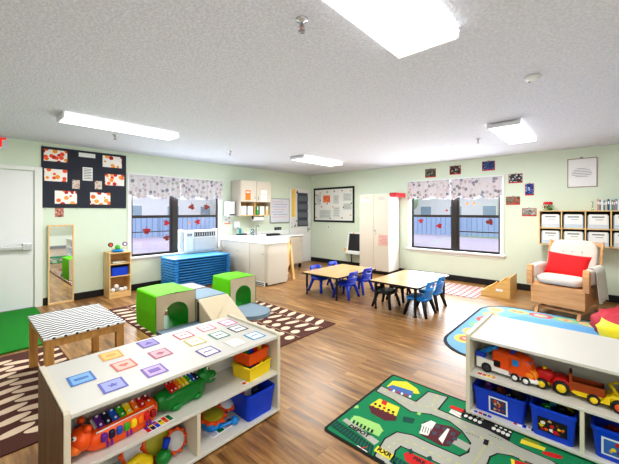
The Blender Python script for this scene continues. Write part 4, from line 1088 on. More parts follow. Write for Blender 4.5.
# red fire house upper right + bridge band
rpoly(m, [(345, 118), (350, 112), (396, 128), (384, 134)], .0074, RR); rpoly(m, [(350, 122), (382, 136), (372, 144), (344, 130)], .0076, RW); ln(m, [(352, 125), (372, 140)], .004, .0078, RR)
rpoly(m, [(372, 140), (382, 122), (502, 178), (494, 200)], .0076, RBK)
for k in range(10): 
    if k in (4, 5): continue
    c_ = rp(386+k*11.5, 139+k*5.2); m.flat(circ(c_[0], c_[1], .019, 12, .012, 0), .0079, RW); c_ = rp(392+k*11.5, 132+k*5.2); m.flat(circ(c_[0], c_[1], .009, 12), .0079, RW)
for k in range(5): ln(m, [(388+k*7, 180+k*2.8), (390+k*7, 180.7+k*2.8)], .005, .0074, RBK); ln(m, [(444+k*7, 186+k*3), (446+k*7, 186.7+k*3)], .005, .0074, RBK)
rpoly(m, [(432, 196), (444, 200), (440, 212), (428, 208)], .0074, RBK)
m.build('bridge_print', rr); m = MB()
# green band with yellow train and red oval
rpoly(m, [(500, 182), (516, 184), (640, 240), (620, 260), (494, 202)], .0070, RG)
rpoly(m, [(520, 206), (580, 226), (584, 218), (524, 196)], .0076, RY); rpoly(m, [(526, 196), (570, 212), (568, 206), (532, 192)], .0078, mat('rug_olive_print', (140, 150, 40), .95))
c_ = rp(600, 236); m.flat(circ(c_[0], c_[1], .05, 16, .022, -1.2), .0078, RR)
m.build('train_print', rr); m = MB()
# fire station roof near the bottom
rpoly(m, [(232, 232), (244, 228), (310, 258), (330, 290), (300, 290), (236, 250)], .0076, RR); rpoly(m, [(242, 222), (252, 220), (256, 232), (246, 234)], .0078, RDT); rpoly(m, [(290, 240), (300, 238), (304, 250), (294, 252)], .0078, RDT)
rpoly(m, [(505, 248), (560, 262), (556, 280), (508, 264)], .0076, RR); rpoly(m, [(497, 245), (506, 248), (508, 268), (500, 266)], .0078, RY)
m.build('fire_station_print', rr)
def dirang(a, b_): p, q = rp(*a), rp(*b_); return math.atan2(q[1]-p[1], q[0]-p[0])
p = rp(127, 175); text('lettering', 'DEPOT', .047, RBK, (p[0]-.014, p[1]+.008, .0088), (0, 0, -PI/2), rr)
p = rp(184, 230); text('lettering', 'RXR', .046, RBK, (p[0], p[1], .0092), (0, 0, -PI/2), rr)
p = rp(270, 250); text('lettering', 'FIRE', .036, RBK, (p[0], p[1], .0086), (0, 0, -PI/2), rr)

# small things far: zig rug under east window
m = MB(); ZR = zigzag('pink_red_zigzag_rug', (206, 170, 162), (124, 62, 60), .11, .10, .05); m.box(-.45, .45, -.55, .55, .0005, .008, ZR); solo('zigzag_rug', 'small pink and red zigzag rug under the window by the book display', 'rug', m, (6.05, 2.05, 0))

# ---------------------------------------------------------------- blue oval rug
ra = thing('circle_rug', 'light blue rug with coloured ovals under the rocking chair', 'rug', (4.38, .30, 0))
m = MB(); P_ = rrect(-1.08, 1.08, -1.5, 1.0, .42, 8); m.prism(P_, 'z', .0003, .006, mat('navy_rug_border', (30, 50, 70), .9)); m.build('border', ra)
m = MB(); P_ = rrect(-1.05, 1.05, -1.47, .97, .40, 8); m.prism(P_, 'z', .006, .0068, mat('light_blue_rug', (128, 178, 204), .95, bump=.2, bscale=300)); m.build('pile', ra)
m = MB(); P_ = rrect(-.72, .72, -1.15, .62, .3, 8); m.flat(P_, .0072, mat('sky_blue_rug_centre', (104, 166, 214), .95)); m.build('centre_field', ra)
OC = [mat('rug_oval_%d' % i, c, .95) for i, c in enumerate([(226, 190, 130), (140, 204, 150), (222, 110, 100), (176, 210, 140), (230, 186, 160), (150, 204, 200), (220, 140, 120), (236, 204, 100)])]
pts = []
for k in range(7): pts.append((-.88, -1.0+k*.26, PI/2))
for k in range(6): pts.append((-.62+k*.28, .81, 0))
for k in range(7): pts.append((.88, -1.0+k*.26, PI/2))
for i, (u, v, a_) in enumerate(pts):
    if i == 6: u, v, a_ = -.84, .55, PI/2
    m = MB(); m.flat(circ(u, v, .135, 20, .105, a_), .0073, OC[i % 8]); m.flat(circ(u, v, .08, 16, .055, a_), .0076, OC[(i+3) % 8]); m.flat([(u+(.02 if k % 2 else .045)*math.cos(2*PI*k/10+i), v+(.02 if k % 2 else .045)*math.sin(2*PI*k/10+i)) for k in range(10)], .0079, OC[(i+5) % 8]); m.build('oval_motif', ra)

# ---------------------------------------------------------------- tables
def table(cx, cy, lx, ly, h, label):
    t = thing('activity_table', label, 'table', (cx, cy, 0), group='activity tables')
    m = MB(); m.prism(rrect(-lx/2, lx/2, -ly/2, ly/2, .04, 4), 'z', h-.022, h-.001, BLACK); m.build('edge_band', t)
    m = MB(); m.prism(rrect(-lx/2+.004, lx/2-.004, -ly/2+.004, ly/2-.004, .038, 4), 'z', h-.001, h+.0005, WOODT); m.build('tabletop', t)
    for sx in (-1, 1):
        for sy in (-1, 1):
            u, v = sx*(lx/2-.07), sy*(ly/2-.07)
            m = MB(); m.cyl((u, v, .12), (u, v, h-.022), .019, BLACK, n=14); m.box(u-.05, u+.05, v-.05, v+.05, h-.03, h-.022, BLACK, .003); p = m.build('leg', t)
            m = MB(); m.cyl((u, v, .015), (u, v, .13), .014, CHROME if label.startswith('square') else BLACK, n=14); m.cyl((u, v, 0), (u, v, .018), .020, BLACK, n=14); m.build('foot', p)
    return t
table(4.55, 3.41, 1.17, .78, .37, 'maple topped low table with royal blue chairs, nearer the wardrobe')
table(4.60, 2.12, 1.17, .74, .41, 'shiny low table with black and sky blue chairs')

def chair_proto(seat_m, leg_m, bh, name, label, group):
    t = thing(name, label, 'chair', (0, 0, 0), 0, group)          # faces +y, back at -y
    m = MB(); m.ball((0, .0, .225), (.145, .135, .024), seat_m, .35, n=24, k=8); m.build('seat', t)
    # backrest: curved slab with an open slot
    m = MB(); n = 12; Z_ = [.25, .31, .325, bh-.045, bh-.03, bh]
    z0, z1 = .235, bh
    def bp(u, z, o): 
        r = 1-(max(0, z-(bh-.05))/.05)**2*.18
        return (u*r, -.125-(z-.23)*.22+.02*(u/.13)**2*1+o-.0, z)
    def slab(u0, u1, za, zb, nu=8, nz=4):
        vs = []; fs = []
        for o in (-.007, .007):
            for i in range(nu+1):
                for j in range(nz+1): vs.append(bp(u0+(u1-u0)*i/nu, za+(zb-za)*j/nz, o))
        k = (nu+1)*(nz+1)
        for s in (0, 1):
            for i in range(nu):
                for j in range(nz):
                    a = s*k+i*(nz+1)+j; fs.append([a, a+1, a+nz+2, a+nz+1])
        for i in range(nu):
            for j in (0, nz): a = i*(nz+1)+j; fs.append([a, a+nz+1, k+a+nz+1, k+a])
        for j in range(nz):
            for i in (0, nu): a = i*(nz+1)+j; fs.append([a, a+1, k+a+1, k+a])
        m.add(vs, fs, seat_m, True)
    slab(-.13, .13, z0, bh-.085); slab(-.13, -.05, bh-.085, bh-.05, 3, 2); slab(.05, .13, bh-.085, bh-.05, 3, 2); slab(-.13, .13, bh-.05, bh)
    m.build('backrest', t)
    for sx in (-1, 1):
        for sy in (-1, 1):
            m = MB(); m.tube([(sx*.10, sy*.09-.005, .222), (sx*.125, sy*.115-.005, .12), (sx*.15, sy*.145-.01, 0.0)], [.030, .023, .018], leg_m, n=8); m.build('leg', t)
    m = MB(); m.prism([(-.10, .20), (.10, .20), (.11, .175), (-.11, .175)], 'y', -.1, -.09, leg_m); m.build('brace', t)
    return t
BLC = mat('royal_blue_chair_plastic', (24, 62, 200), .35)
SBC = mat('sky_blue_chair_plastic', (40, 140, 220), .35)
g1, g2, g3 = 'royal blue toddler chairs', 'black toddler chairs', 'sky blue toddler chairs'
cA = chair_proto(BLC, BLC, .42, 'toddler_chair', 'royal blue toddler chair on the near side of the maple table, closer to the viewer', g1)
cA.scale = (1.08, 1.05, 1.03); cA.location = (4.30, 3.11, 0); cA.rotation_euler = (0, 0, .08)
dup(cA, (4.76, 3.12, 0), .0, 'royal blue toddler chair on the near side of the maple table, closer to the wardrobe')
dup(cA, (4.36, 3.68, 0), PI-.05, 'royal blue toddler chair behind the maple table, at its counter end')
dup(cA, (4.93, 3.72, 0), PI+.05, 'royal blue toddler chair on the wall side of the maple table, nearer the bulletin board')
cB = chair_proto(BLACK, BLACK, .36, 'toddler_chair', 'black toddler chair tucked under the shiny table at its end toward the viewer', g2)
cB.location = (4.30, 2.36, 0); cB.rotation_euler = (0, 0, PI)
dup(cB, (4.76, 2.38, 0), PI, 'black toddler chair tucked under the shiny table farther in')
cC = chair_proto(SBC, BLACK, .47, 'toddler_chair', 'sky blue toddler chair with black legs, the nearer of two at the shiny table', g3)
cC.scale = (1.08, 1.05, 1.0); cC.location = (4.28, 1.85, 0); cC.rotation_euler = (0, 0, .0)
dup(cC, (4.73, 1.87, 0), .0, 'sky blue toddler chair with black legs, beside the zigzag rug end of the table')

# ---------------------------------------------------------------- wardrobe
wd = thing('wardrobe', 'tall off white two door wardrobe between the bulletin board and window', 'wardrobe', (6.575, 3.80, 0))
WM = mat('warm_white_metal', (212, 204, 190), .45, var=.015); WM2 = mat('window_lit_metal_side', (238, 236, 230), .45, var=.015)  # side metal lighter than the doors: window light put into its colour
m = MB(); m.box(-.24, .235, -.38, .375, .08, 1.80, WM2, .006); m.build('carcass', wd)
m = MB(); m.box(-.2, .22, -.35, .35, .0, .08, BLACK); m.build('plinth', wd)
for s, y_ in ((-1, -.005), (1, -.005)):
    a_, b_ = (-.378, -.004) if s < 0 else (.0, .373)
    m = MB(); m.box(-.252, -.24, a_, b_, .09, 1.79, WM, .003); p = m.build('door', wd)
    if s < 0:
        m = MB(); m.cyl((-.252, -.045, .98), (-.275, -.045, .98), .012, CHROME); m.box(-.28, -.272, -.055, -.035, .93, 1.0, CHROME, .003); m.build('handle', p)
        m = MB(); m.cyl((-.252, -.06, .9), (-.256, -.06, .9), .009, DKG, n=10); m.build('lock', p)
    m = MB()
    for k in range(4): m.box(-.2535, -.252, (a_+b_)/2-.08, (a_+b_)/2+.08, 1.67+k*.018, 1.675+k*.018, GREYM)
    m.build('vent', p)
m = MB(); m.box(-.001, 0, -.12, .12, -.12, .12, mat('pink_notice_paper', (216, 176, 166), .8, var=.05, scale=30)); o = solo('pink_notice', 'pinkish notice taped low on the wardrobe door', 'notice', m, (6.322, 3.56, .77))
m = MB()
for k in range(6): m.box(-.002, -.001, -.09, .09-.03*(k % 3), .08-k*.032, .088-k*.032, mat('rose_ink', (180, 120, 116), .8))
m.build('printed_lines', o)
m = MB(); m.box(-.001, 0, -.14, .14, -.03, .03, PAPER); solo('label_strip', 'white label strip at the top of the wardrobe doors', 'notice', m, (6.322, 4.02, 1.66))
t = thing('red_box', 'red lidded box jutting out at the top side of the wardrobe', 'box', (6.56, 3.34, 1.725))
m = MB(); m.box(-.20, .24, -.075, .075, 0, .07, RED, .006); m.build('body', t); m = MB(); m.box(-.21, .25, -.08, .08, .07, .09, mat('deep_red_lid', (180, 24, 30), .4), .005); m.build('lid', t)

# bulletin board on the east wall (calendar)
cb = thing('notice_board', 'black framed white notice board on the wall beside the corner', 'board', (X1, 5.35, 1.12))
a_ = .69
m = MB(); m.box(-.008, 0, -a_, a_, 0, .94, mat('white_board_face', (232, 234, 230), .6)); m.build('panel', cb)
m = MB(); f_ = .05
m.box(-.014, 0, -a_, -a_+f_, 0, .94, BLACK); m.box(-.014, 0, a_-f_, a_, 0, .94, BLACK); m.box(-.014, 0, -a_+f_, a_-f_, 0, f_, BLACK); m.box(-.014, 0, -a_+f_, a_-f_, .94-f_, .94, BLACK); m.build('frame', cb)
PC_ = [mat('pin_%d' % i, c, .5) for i, c in enumerate([(200, 60, 40), (220, 160, 40), (90, 120, 60), (150, 60, 70)])]
for i, (u, w) in enumerate(((.6, .75), (.45, .8), (.2, .82), (-.05, .83), (-.3, .84), (-.58, .82), (.45, .6), (.62, .5), (.2, .5), (-.1, .62), (-.6, .5), (-.35, .4), (.4, .42), (.0, .42), (.1, .1), (.6, .12), (-.3, .12), (-.58, .2))):
    m = MB(); m.cyl((-.008, u, w), (-.016, u, w), .02, PC_[i % 4], n=10); m.build('pin', cb)
def cz5(x, y): return (300+x/5.155, 170+y/5.155)
paper('orange_poster', 'orange poster on the black framed notice board', 'poster', 120, 132, 155, 167, spots('orange_poster_print', (236, 130, 84), [(244, 170, 120), (214, 90, 60)], 20, .4), wall='e', conv=cz5, off=.009)
GP = mat('pale_grey_sheet', (214, 220, 216), .8)
for (q, l) in (((84, 125, 108, 182), 'pale sheet on the notice board at the side nearest the room corner'), ((172, 130, 200, 175), 'pale sheet right beside the orange poster'), ((222, 120, 268, 160), 'lined sheet, upper of two at the wardrobe side of the notice board'), ((222, 172, 268, 205), 'lined sheet, lower of two at the wardrobe side of the notice board'), ((100, 205, 160, 250), 'wide pale sheet along the bottom of the notice board'), ((172, 190, 205, 245), 'tall sheet at bottom centre of the notice board')):
    o, w, h = paper('pinned_sheet', l, 'notice', *q, GP, wall='e', conv=cz5, off=.009)
    m = MB()
    for k in range(5): m.box(-.0035, -.002, -w*.8, w*.8, h*.7-k*h*.33-.004, h*.7-k*h*.33+.004, mat('grey_ink', (140, 146, 150), .8))
    m.build('printed_lines', o)
t = thing('light_switch', 'small wall outlet under the notice board', 'switch', (X1, 5.5, .99)); m = MB(); m.box(-.006, 0, -.035, .035, -.05, .05, TRIM, .002); m.build('plate', t); m = MB(); m.box(-.012, -.006, -.01, .01, -.02, .02, DKG, .002); m.build('socket', t)

# chalkboard easel beside the wardrobe
y_, _z = onx(350, 240, 6.6)
es = thing('chalkboard_easel', 'white framed chalkboard beside the wardrobe', 'easel', (6.66, 4.50, .0))
mt_ = Matrix.Translation((0, 0, .38)) @ Euler((0, .16, 0)).to_matrix().to_4x4()
m = MB(); m.box(-.02, .0, -.25, .29, 0, .05, TRIM, .003, M=mt_); m.box(-.02, .0, -.25, .29, .47, .52, TRIM, .003, M=mt_); m.box(-.02, 0, .24, .29, .05, .47, TRIM, .003, M=mt_); m.box(-.02, 0, -.25, -.20, .05, .47, TRIM, .003, M=mt_); m.build('frame', es)
m = MB(); m.box(-.012, -.004, -.20, .24, .05, .47, BLACK, M=mt_); m.build('chalkboard', es)
m = MB(); m.box(-.08, .02, -.25, .31, .35, .38, TRIM, .004); m.build('tray', es)
m = MB(); m.box(-.01, .15, .285, .30, .36, .40, WOODL, .003); m.box(.03, .1, .30, .40, .36, .47, WOODL, .004); m.build('wood_bracket', es)
for s in (-1, 1): m = MB(); m.tube([(.12, s*.2+.02, .39), (.12, s*.2+.02, .0)], .014, DKG, n=8); m.build('leg', es)
for s, l in ((-1, 'wardrobe side'), (1, 'open side')):
    m = MB(); m.ball((0, 0, 0), (.012, .018, .022), PC_[0 if s < 0 else 1]); solo('magnet', 'small coloured magnet on the chalkboard frame, '+l, 'magnet', m, (6.70, 4.50+s*.1, .86))

# ---------------------------------------------------------------- photos on the east wall around the window
def cz8(x, y): return (x, y)
PH = [spots('photo_print_%d' % i, b, c, 34, .5) for i, (b, c) in enumerate([((90, 96, 84), [(60, 64, 52), (130, 136, 120), (40, 44, 40)]), ((60, 50, 48), [(180, 176, 170), (30, 28, 30), (90, 60, 50)]), ((60, 80, 130), [(40, 60, 90), (130, 150, 190), (30, 40, 60)]), ((60, 60, 64), [(200, 204, 208), (30, 32, 36), (120, 120, 126)]), ((40, 60, 130), [(200, 210, 230), (24, 34, 90), (90, 120, 180)]), ((120, 130, 110), [(200, 60, 60), (80, 110, 70), (60, 70, 60)]), ((150, 150, 146), [(110, 110, 112), (190, 186, 180), (90, 80, 80)])])]
RM2 = mat('red_photo_mount', (190, 50, 44), .7)
for i, (q, l) in enumerate((((425.5, 169.5, 435.5, 176), 'dark green photo above the window, closest to the wardrobe'), ((450, 166.5, 460.5, 173), 'dark photo with red mount above the middle of the window'), ((482.5, 162, 494.5, 169), 'blue photo with red mount above the window end away from wardrobe'), ((509, 174.5, 522, 181.5), 'black and white toned photo, top one beside the window'), ((525.5, 184, 533.5, 194), 'blue upright photo, the only vertical one beside the window'), ((506.5, 197, 519.5, 203.5), 'green and red photo beside the window, level with its valance bottom'), ((522.5, 208.5, 536, 215), 'grey photo with red mount, lowest one beside the window'))):
    o, w, h = paper('wall_photo', l, 'photo', *q, PH[i], wall='e', conv=cz8, off=.003, border=None, group='small photos around the window')
    m = MB(); m.box(-.001, .001, -w-.008, w+.008, -h-.022, h+.005, RM2); m.build('red_mount', o)
    m = MB(); m.box(-.006, 0, -.012, .012, h-.002, h+.018, GREYM, .002); m.build('clip', o)
cf = thing('framed_certificate', 'white certificate in thin brown frame above the cubby shelf', 'picture', (X1, .235, 1.80))
m = MB(); m.box(-.008, 0, -.185, .175, 0, .47, mat('certificate_paper', (238, 238, 240), .5)); m.build('paper', cf)
BF = mat('thin_brown_frame', (150, 120, 104), .5)
m = MB(); m.box(-.012, 0, -.19, -.18, 0, .47, BF); m.box(-.012, 0, .17, .18, 0, .47, BF); m.box(-.012, 0, -.18, .17, 0, .01, BF); m.box(-.012, 0, -.18, .17, .46, .47, BF); m.build('frame', cf)
m = MB()
for k in range(6): w = (.06, .10, .12, .13, .12, .08)[k]; m.box(-.009, -.008, -w, w, .30-k*.026, .307-k*.026, mat('grey_ink', (140, 146, 150), .8))
m.build('printed_lines', cf)
m = MB(); m.box(-.014, -.008, -.02, .02, .465, .49, GREYM, .003); m.build('clip', cf)

# ---------------------------------------------------------------- cubby shelf on the east wall
cu = thing('wall_cubby', 'birch wall cubby with two rows of document compartments', 'shelf', (6.50, .76, .86))
n = 5; cw = .29; dd = .325
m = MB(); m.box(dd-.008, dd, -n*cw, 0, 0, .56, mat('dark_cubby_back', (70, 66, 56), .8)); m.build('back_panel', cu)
for z in (0, .265, .545): m = MB(); m.box(0, dd-.008, -n*cw, 0, z, z+.016, WOODL, .002); m.build('shelf', cu)
for k in range(n+1): m = MB(); m.box(0, dd-.008, -k*cw-.008, -k*cw+.008, 0, .56, WOODL, .002); m.build('divider', cu)
words = ['first', 'second', 'third', 'fourth', 'fifth']
inks = [mat('grey_ink', (140, 146, 150), .8), DKG]
for r in (0, 1):
    for k in range(n):
        tt = thing('document_box', 'pale file box, %s from the window in the %s cubby row' % (words[k], 'upper' if r else 'lower'), 'box', (6.53, .76-(k+.5)*cw, .877+r*.267), random.uniform(-.02, .02), 'file boxes in the cubby')
        m = MB(); m.box(0, .26, -.12, .12, 0, .20, mat('pale_blue_file_box_%d' % ((k+r) % 2), ((198, 212, 226), (206, 214, 222))[(k+r) % 2], .6), .004); m.build('body', tt)
        m = MB(); m.box(-.003, 0, -.105, .105, .06, .215, PAPER); p = m.build('front_sheet', tt)
        m = MB(); m.box(-.0045, -.003, -.07, .07, .165, .185, inks[0]); m.box(-.0045, -.003, -.06, .03, .13, .138, inks[0])
        m.build('written_line', p)
# toy dump truck / food jars on top of cubby (green and red)
gt = thing('toy_bucket', 'clear tub of green and red toys on the cubby top', 'toy', (6.66, .66, 1.421))
m = MB(); m.lathe([(.06, 0), (.075, .05), (.07, .09), (.06, .1)], (0, 0, 0), glass_mat('clear_tub', (230, 240, 230), .12)); m.build('tub', gt)
m = MB(); random.seed(5)
for k in range(14): a = random.uniform(0, 6.28); r = random.uniform(0, .045); m.ball((r*math.cos(a), r*math.sin(a), .02+.06*k/14), .02, [GRN, _m['leaf_green_plastic'], GRN, YEL, RED][k % 5], n=10, k=6)
m.build('green_pieces', gt)
m = MB(); m.lathe([(.065, .1), (.068, .13), (.05, .145)], (0, 0, 0), RED); m.build('lid', gt)
random.seed(11)
BKC = [(226, 150, 110), (90, 130, 170), (230, 226, 214), (60, 120, 150), (200, 190, 160), (40, 90, 140), (220, 214, 200), (90, 160, 140), (200, 110, 90), (120, 150, 190), (232, 228, 216), (60, 70, 90)]
BKN = ['peach', 'steel blue', 'cream', 'teal blue', 'beige', 'deep blue', 'ivory', 'sea green', 'coral', 'periwinkle', 'off white', 'slate']
yy = .045
for k in range(12):
    w = random.choice((.016, .02, .024)); h = random.choice((.15, .16, .17))
    tt = thing('picture_book', 'upright %s book in the row on the cubby top' % BKN[k], 'book', (6.64, yy-w/2, 1.421), 0, 'books on the cubby top')
    m = MB(); m.box(-.09, .07, -w/2, w/2, 0, h, mat('book_%d' % k, BKC[k], .6), .002); m.build('cover', tt)
    m = MB(); m.box(-.0915, -.09, -w*.35, w*.35, h*.55, h*.8, PAPER); m.build('spine_label', tt)
    yy -= w+.002
t = thing('glass_vase', 'thin clear bud vase on the cubby top beside the books', 'vase', (6.62, .10, 1.421)); m = MB(); m.lathe([(.02, 0), (.008, .02), (.007, .1), (.016, .14)], (0, 0, 0), glass_mat('clear_tub')); m.build('body', t); m = MB(); m.lathe([(.017, .138), (.017, .142)], (0, 0, 0), PAPER); m.build('lip', t)

# ---------------------------------------------------------------- rocking chair
rk = thing('rocking_chair', 'beech glider rocking chair with cream cushions', 'chair', (5.75, .36, .008), -math.radians(12.6)); rk.scale = (.95, .90, 1)
CW = mat('cream_cushion_fabric', (222, 210, 200), .9, bump=.15, bscale=30)
m = MB(); m.ball((-.10, 0, .465), (.31, .285, .065), CW, .35, n=28, e2=.5); m.build('seat_cushion', rk)
Mb = Matrix.Translation((.20, 0, .46)) @ Euler((0, .30, 0)).to_matrix().to_4x4()
m = MB(); m.ball((0, 0, .27), (.06, .305, .27), CW, .4, n=32, k=16, M=Mb, e2=.45); p = m.build('back_cushion', rk)
for v in (-.12, 0, .12):
    m = MB(); m.ball((-.058, v, .36), (.012, .014, .014), mat('cushion_button', (206, 190, 184), .9), M=Mb); m.build('button', p)
for s in (-1, 1):
    m = MB(); m.box(.02, .06, s*.335-.018, s*.335+.018, -.12, .54, WOODR, .008, M=Mb); m.build('back_post', rk)
m = MB(); vs = [(v, .525+.03*math.cos(v/.31*PI/2)) for v in [-.35+.70*i/16 for i in range(17)]]; poly = vs+[(v, z-.05) for v, z in vs[::-1]]
m.prism(poly, 'x', .045, .075, WOODR, M=Mb); m.build('top_rail', rk)
m = MB(); m.box(-.40, -.375, -.335, .335, .13, .395, WOODR, .006); m.build('front_apron', rk)
for s in (-1, 1):
    m = MB(); m.box(-.375, .33, s*.32-.012, s*.32+.012, .16, .40, WOODR, .005); m.build('side_panel', rk)
    m = MB(); m.prism([(-.41, .37), (-.35, .36), (-.33, .46), (-.335, .58), (-.345, .635), (-.37, .655), (-.40, .645), (-.42, .58), (-.425, .46)], 'y', s*.345-.035, s*.345+.035, WOODR); m.build('arm_front', rk)
    m = MB(); m.box(-.34, .22, s*.345-.03, s*.345+.03, .60, .622, WOODR, .006); m.build('armrest', rk)
    m = MB(); m.ball((-.08, s*.34, .55), (.27, .055, .10), CW, .45, n=24, e2=.4); m.build('arm_cushion', rk)
    m = MB(); m.prism([(-.42, 0), (-.36, 0), (-.32, .05), (.30, .05), (.36, 0), (.40, 0), (.34, .09), (-.36, .09)], 'y', s*.26-.02, s*.26+.02, WOODR); m.build('base_runner', rk)
m = MB(); m.box(-.33, -.28, -.24, .24, .055, .085, WOODR, .006); m.box(.24, .29, -.24, .24, .055, .085, WOODR, .006); m.box(-.06, .0, -.24, .24, .085, .16, WOODR, .005); m.build('cross_bar', rk)
m = MB(); m.box(-.375, .30, -.308, .308, .385, .40, WOODR); m.build('seat_base', rk)
# throw over the arm nearer the photo edge
m = MB(); n = 20; vs = []; fs = []
prof = [(-.27, .52), (-.29, .60), (-.31, .66), (-.35, .672), (-.395, .66), (-.41, .58), (-.415, .48), (-.42, .40), (-.43, .30), (-.44, .22)]
for i in range(n+1):
    x_ = -.20+.40*i/n
    for j, (v, z) in enumerate(prof): vs.append((x_+.01*math.sin(j), v-.012*math.sin(i*1.3)*(j/9), z-(.012*math.sin(i*.35) if j == 9 else 0)))
k = len(prof)
for i in range(n):
    for j in range(k-1): a = i*k+j; fs.append([a, a+1, a+k+1, a+k])
m.add(vs, fs, mat('white_throw_cloth', (228, 226, 218), .9, bump=.2, bscale=20), True)
o = solo('throw_cloth', 'white cloth draped over the rocking chair arm near the photo edge', 'cloth', m, (5.75, .36, .008), (0, 0, -math.radians(12.6))); o.scale = (.95, .90, 1)
md = o.modifiers.new('s', 'SOLIDIFY'); md.thickness = .006
m = MB()
Mp = Matrix.Translation((-.045, -.01, .65)) @ Euler((.08, .35, 0)).to_matrix().to_4x4()
n = 18; vs = []; fs = []
for s in (-1, 1):
    for i in range(n+1):
        for j in range(n+1):
            u = -1+2*i/n; w = -1+2*j/n; pf = (max(0, (1-u**4)*(1-w**4)))**.5
            pin = 1-.10*(1-abs(u)**2)*abs(w)**3-.0
            vs.append((s*.065*pf, u*.25*(1-.08*(1-w*w)*abs(u)**3), w*.165*(1-.08*(1-u*u)*abs(w)**3)))
N = (n+1)**2
for s in (0, 1):
    for i in range(n):
        for j in range(n): a = s*N+i*(n+1)+j; fs.append([a, a+1, a+n+2, a+n+1])
m.add(vs, fs, mat('red_pillow_fabric', (216, 30, 34), .85, bump=.25, bscale=14), True, M=Mp)
solo('throw_pillow', 'bright red rectangular pillow on the rocking chair', 'pillow', m, (5.75, .355, .008), (0, 0, -math.radians(12.6)))

# beanbag
bg = thing('bean_bag', 'red and yellow bean bag behind the truck shelf', 'bean bag', (4.70, -.47, .008), -.5)
m = MB(); RB_ = mat('crimson_beanbag_fabric', (176, 14, 44), .6, bump=.9, bscale=9); RY_ = mat('yellow_beanbag_fabric', (250, 222, 20), .5, bump=.5, bscale=9)
n = 48; k = 16; segs = 8
def bagpt(i, j):
    th = 2*PI*i/n; ph = j/k; r = .56*(math.sin(PI*min(1, ph*1.0+.0))**.55 if 0 < ph < 1 else 0); z = .185-.185*math.cos(PI*ph)
    seam = abs(math.sin(th*segs/2)); r *= .93+.07*seam**.6
    if ph < .12: z *= .9
    return (r*math.cos(th), r*math.sin(th), z*1.0)
kt = 11
def crinkle(p, i, j):
    a = .022*math.sin(i*2.1+j*1.7)+.018*math.sin(i*.9-j*2.6); return (p[0]*(1+a), p[1]*(1+a), p[2]*(1+a*1.2))
for seg in range(segs):
    i0 = seg*n//segs; i1 = (seg+1)*n//segs; vs = []; fs = []
    for i in range(i0, i1+1):
        for j in range(kt+1): vs.append(crinkle(bagpt(i, j), i % n, j))
    for i in range(i1-i0):
        for j in range(kt): a = i*(kt+1)+j; fs.append([a, a+1, a+kt+2, a+kt+1])
    mb = MB(); mb.add(vs, fs, RY_ if seg in (3, 4, 5) else RB_, True); mb.build('fabric_panel', bg)
vs = []; fs = []
for i in range(n):
    for j in range(kt, k+1): vs.append(crinkle(bagpt(i, j), i, j))
q = k+1-kt
for i in range(n):
    for j in range(q-1): a = i*q+j; b_ = ((i+1) % n)*q+j; fs.append([a, a+1, b_+1, b_])
MB().add(vs, fs, RB_, True).build('top_panel', bg)

# ---------------------------------------------------------------- wooden book display (wedge)
bd = thing('book_display', 'low birch wedge shaped book display by the baseboard', 'book display', (6.0, 1.08, 0), 0)
WE = wood('yellow_birch_panel', (218, 178, 108), (232, 196, 130), 'y')
for x_ in (-.05, .5): m = MB(); m.prism([(0, 0), (.42, 0), (.42, .07), (.24, .16), (.20, .20), (.0, .34)], 'x', x_, x_+.015, WE); m.build('side_panel', bd)
for (v, z0_, z1_) in ((.0, 0, .34), (.15, .05, .25), (.29, .02, .16), (.405, 0, .075)): m = MB(); m.box(-.035, .5, v, v+.012, z0_, z1_, WE, .002); m.build('divider_board', bd)
m = MB(); m.box(-.035, .5, .012, .405, .01, .022, WE); m.build('base_board', bd)
m = MB(); m.box(-.053, -.05, .10, .20, .10, .14, PAPER); m.build('name_label', bd)

# ---------------------------------------------------------------- changing counter
cc = thing('changing_counter', 'white changing counter with almond laminate sides beside the cots', 'counter', (3.88, 4.62, 0))
L2 = .55; D2 = 1.50
m = MB(); m.box(0, L2, .0, D2, .07, .80, OFFW, .003); m.build('cabinet_body', cc)
m = MB(); m.box(.03, L2-.03, .04, D2-.03, 0, .07, DKG); m.build('plinth', cc)
m = MB(); m.box(-.025, L2+.02, -.025, D2, .79, .88, mat('glossy_white_top', (244, 245, 246), .25, var=.01), .01)
m.box(-.025, -.0, -.025, D2, .875, .91, _m['glossy_white_top'], .006); m.box(0, L2+.02, -.025, 0.0, .875, .91, _m['glossy_white_top'], .006); m.build('worktop', cc)
m = MB(); m.box(-.008, 0, .03, .48, .10, .78, OFFW, .003); p = m.build('door', cc); m = MB(); m.cyl((-.008, .08, .6), (-.03, .08, .6), .01, CHROME, n=10); m.build('knob', p)
m = MB(); m.box(-.008, 0, .50, .97, .10, .78, OFFW, .003); p = m.build('door', cc); m = MB(); m.cyl((-.008, .9, .6), (-.03, .9, .6), .01, CHROME, n=10); m.build('knob', p)
m = MB(); m.box(.03, L2-.03, -.008, 0, .02, .785, OFFW, .003); p = m.build('end_panel', cc)
m = MB(); 
for (u, z) in ((.06, .07), (.5, .12), (.06, .74), (.2, .56)): m.cyl((u, -.008, z), (u, -.011, z), .006, GREYM, n=8)
m.build('screw_cap', p)
# floor vent/kick next to counter
m = MB(); m.box(0, .012, -.0, .30, .0, .075, TRIM, .002); m.box(-.003, 0, .02, .28, .012, .03, DKG); m.box(-.003, 0, .02, .28, .045, .062, DKG); m.build('kick_vent', cc, (-.012, .03, 0))
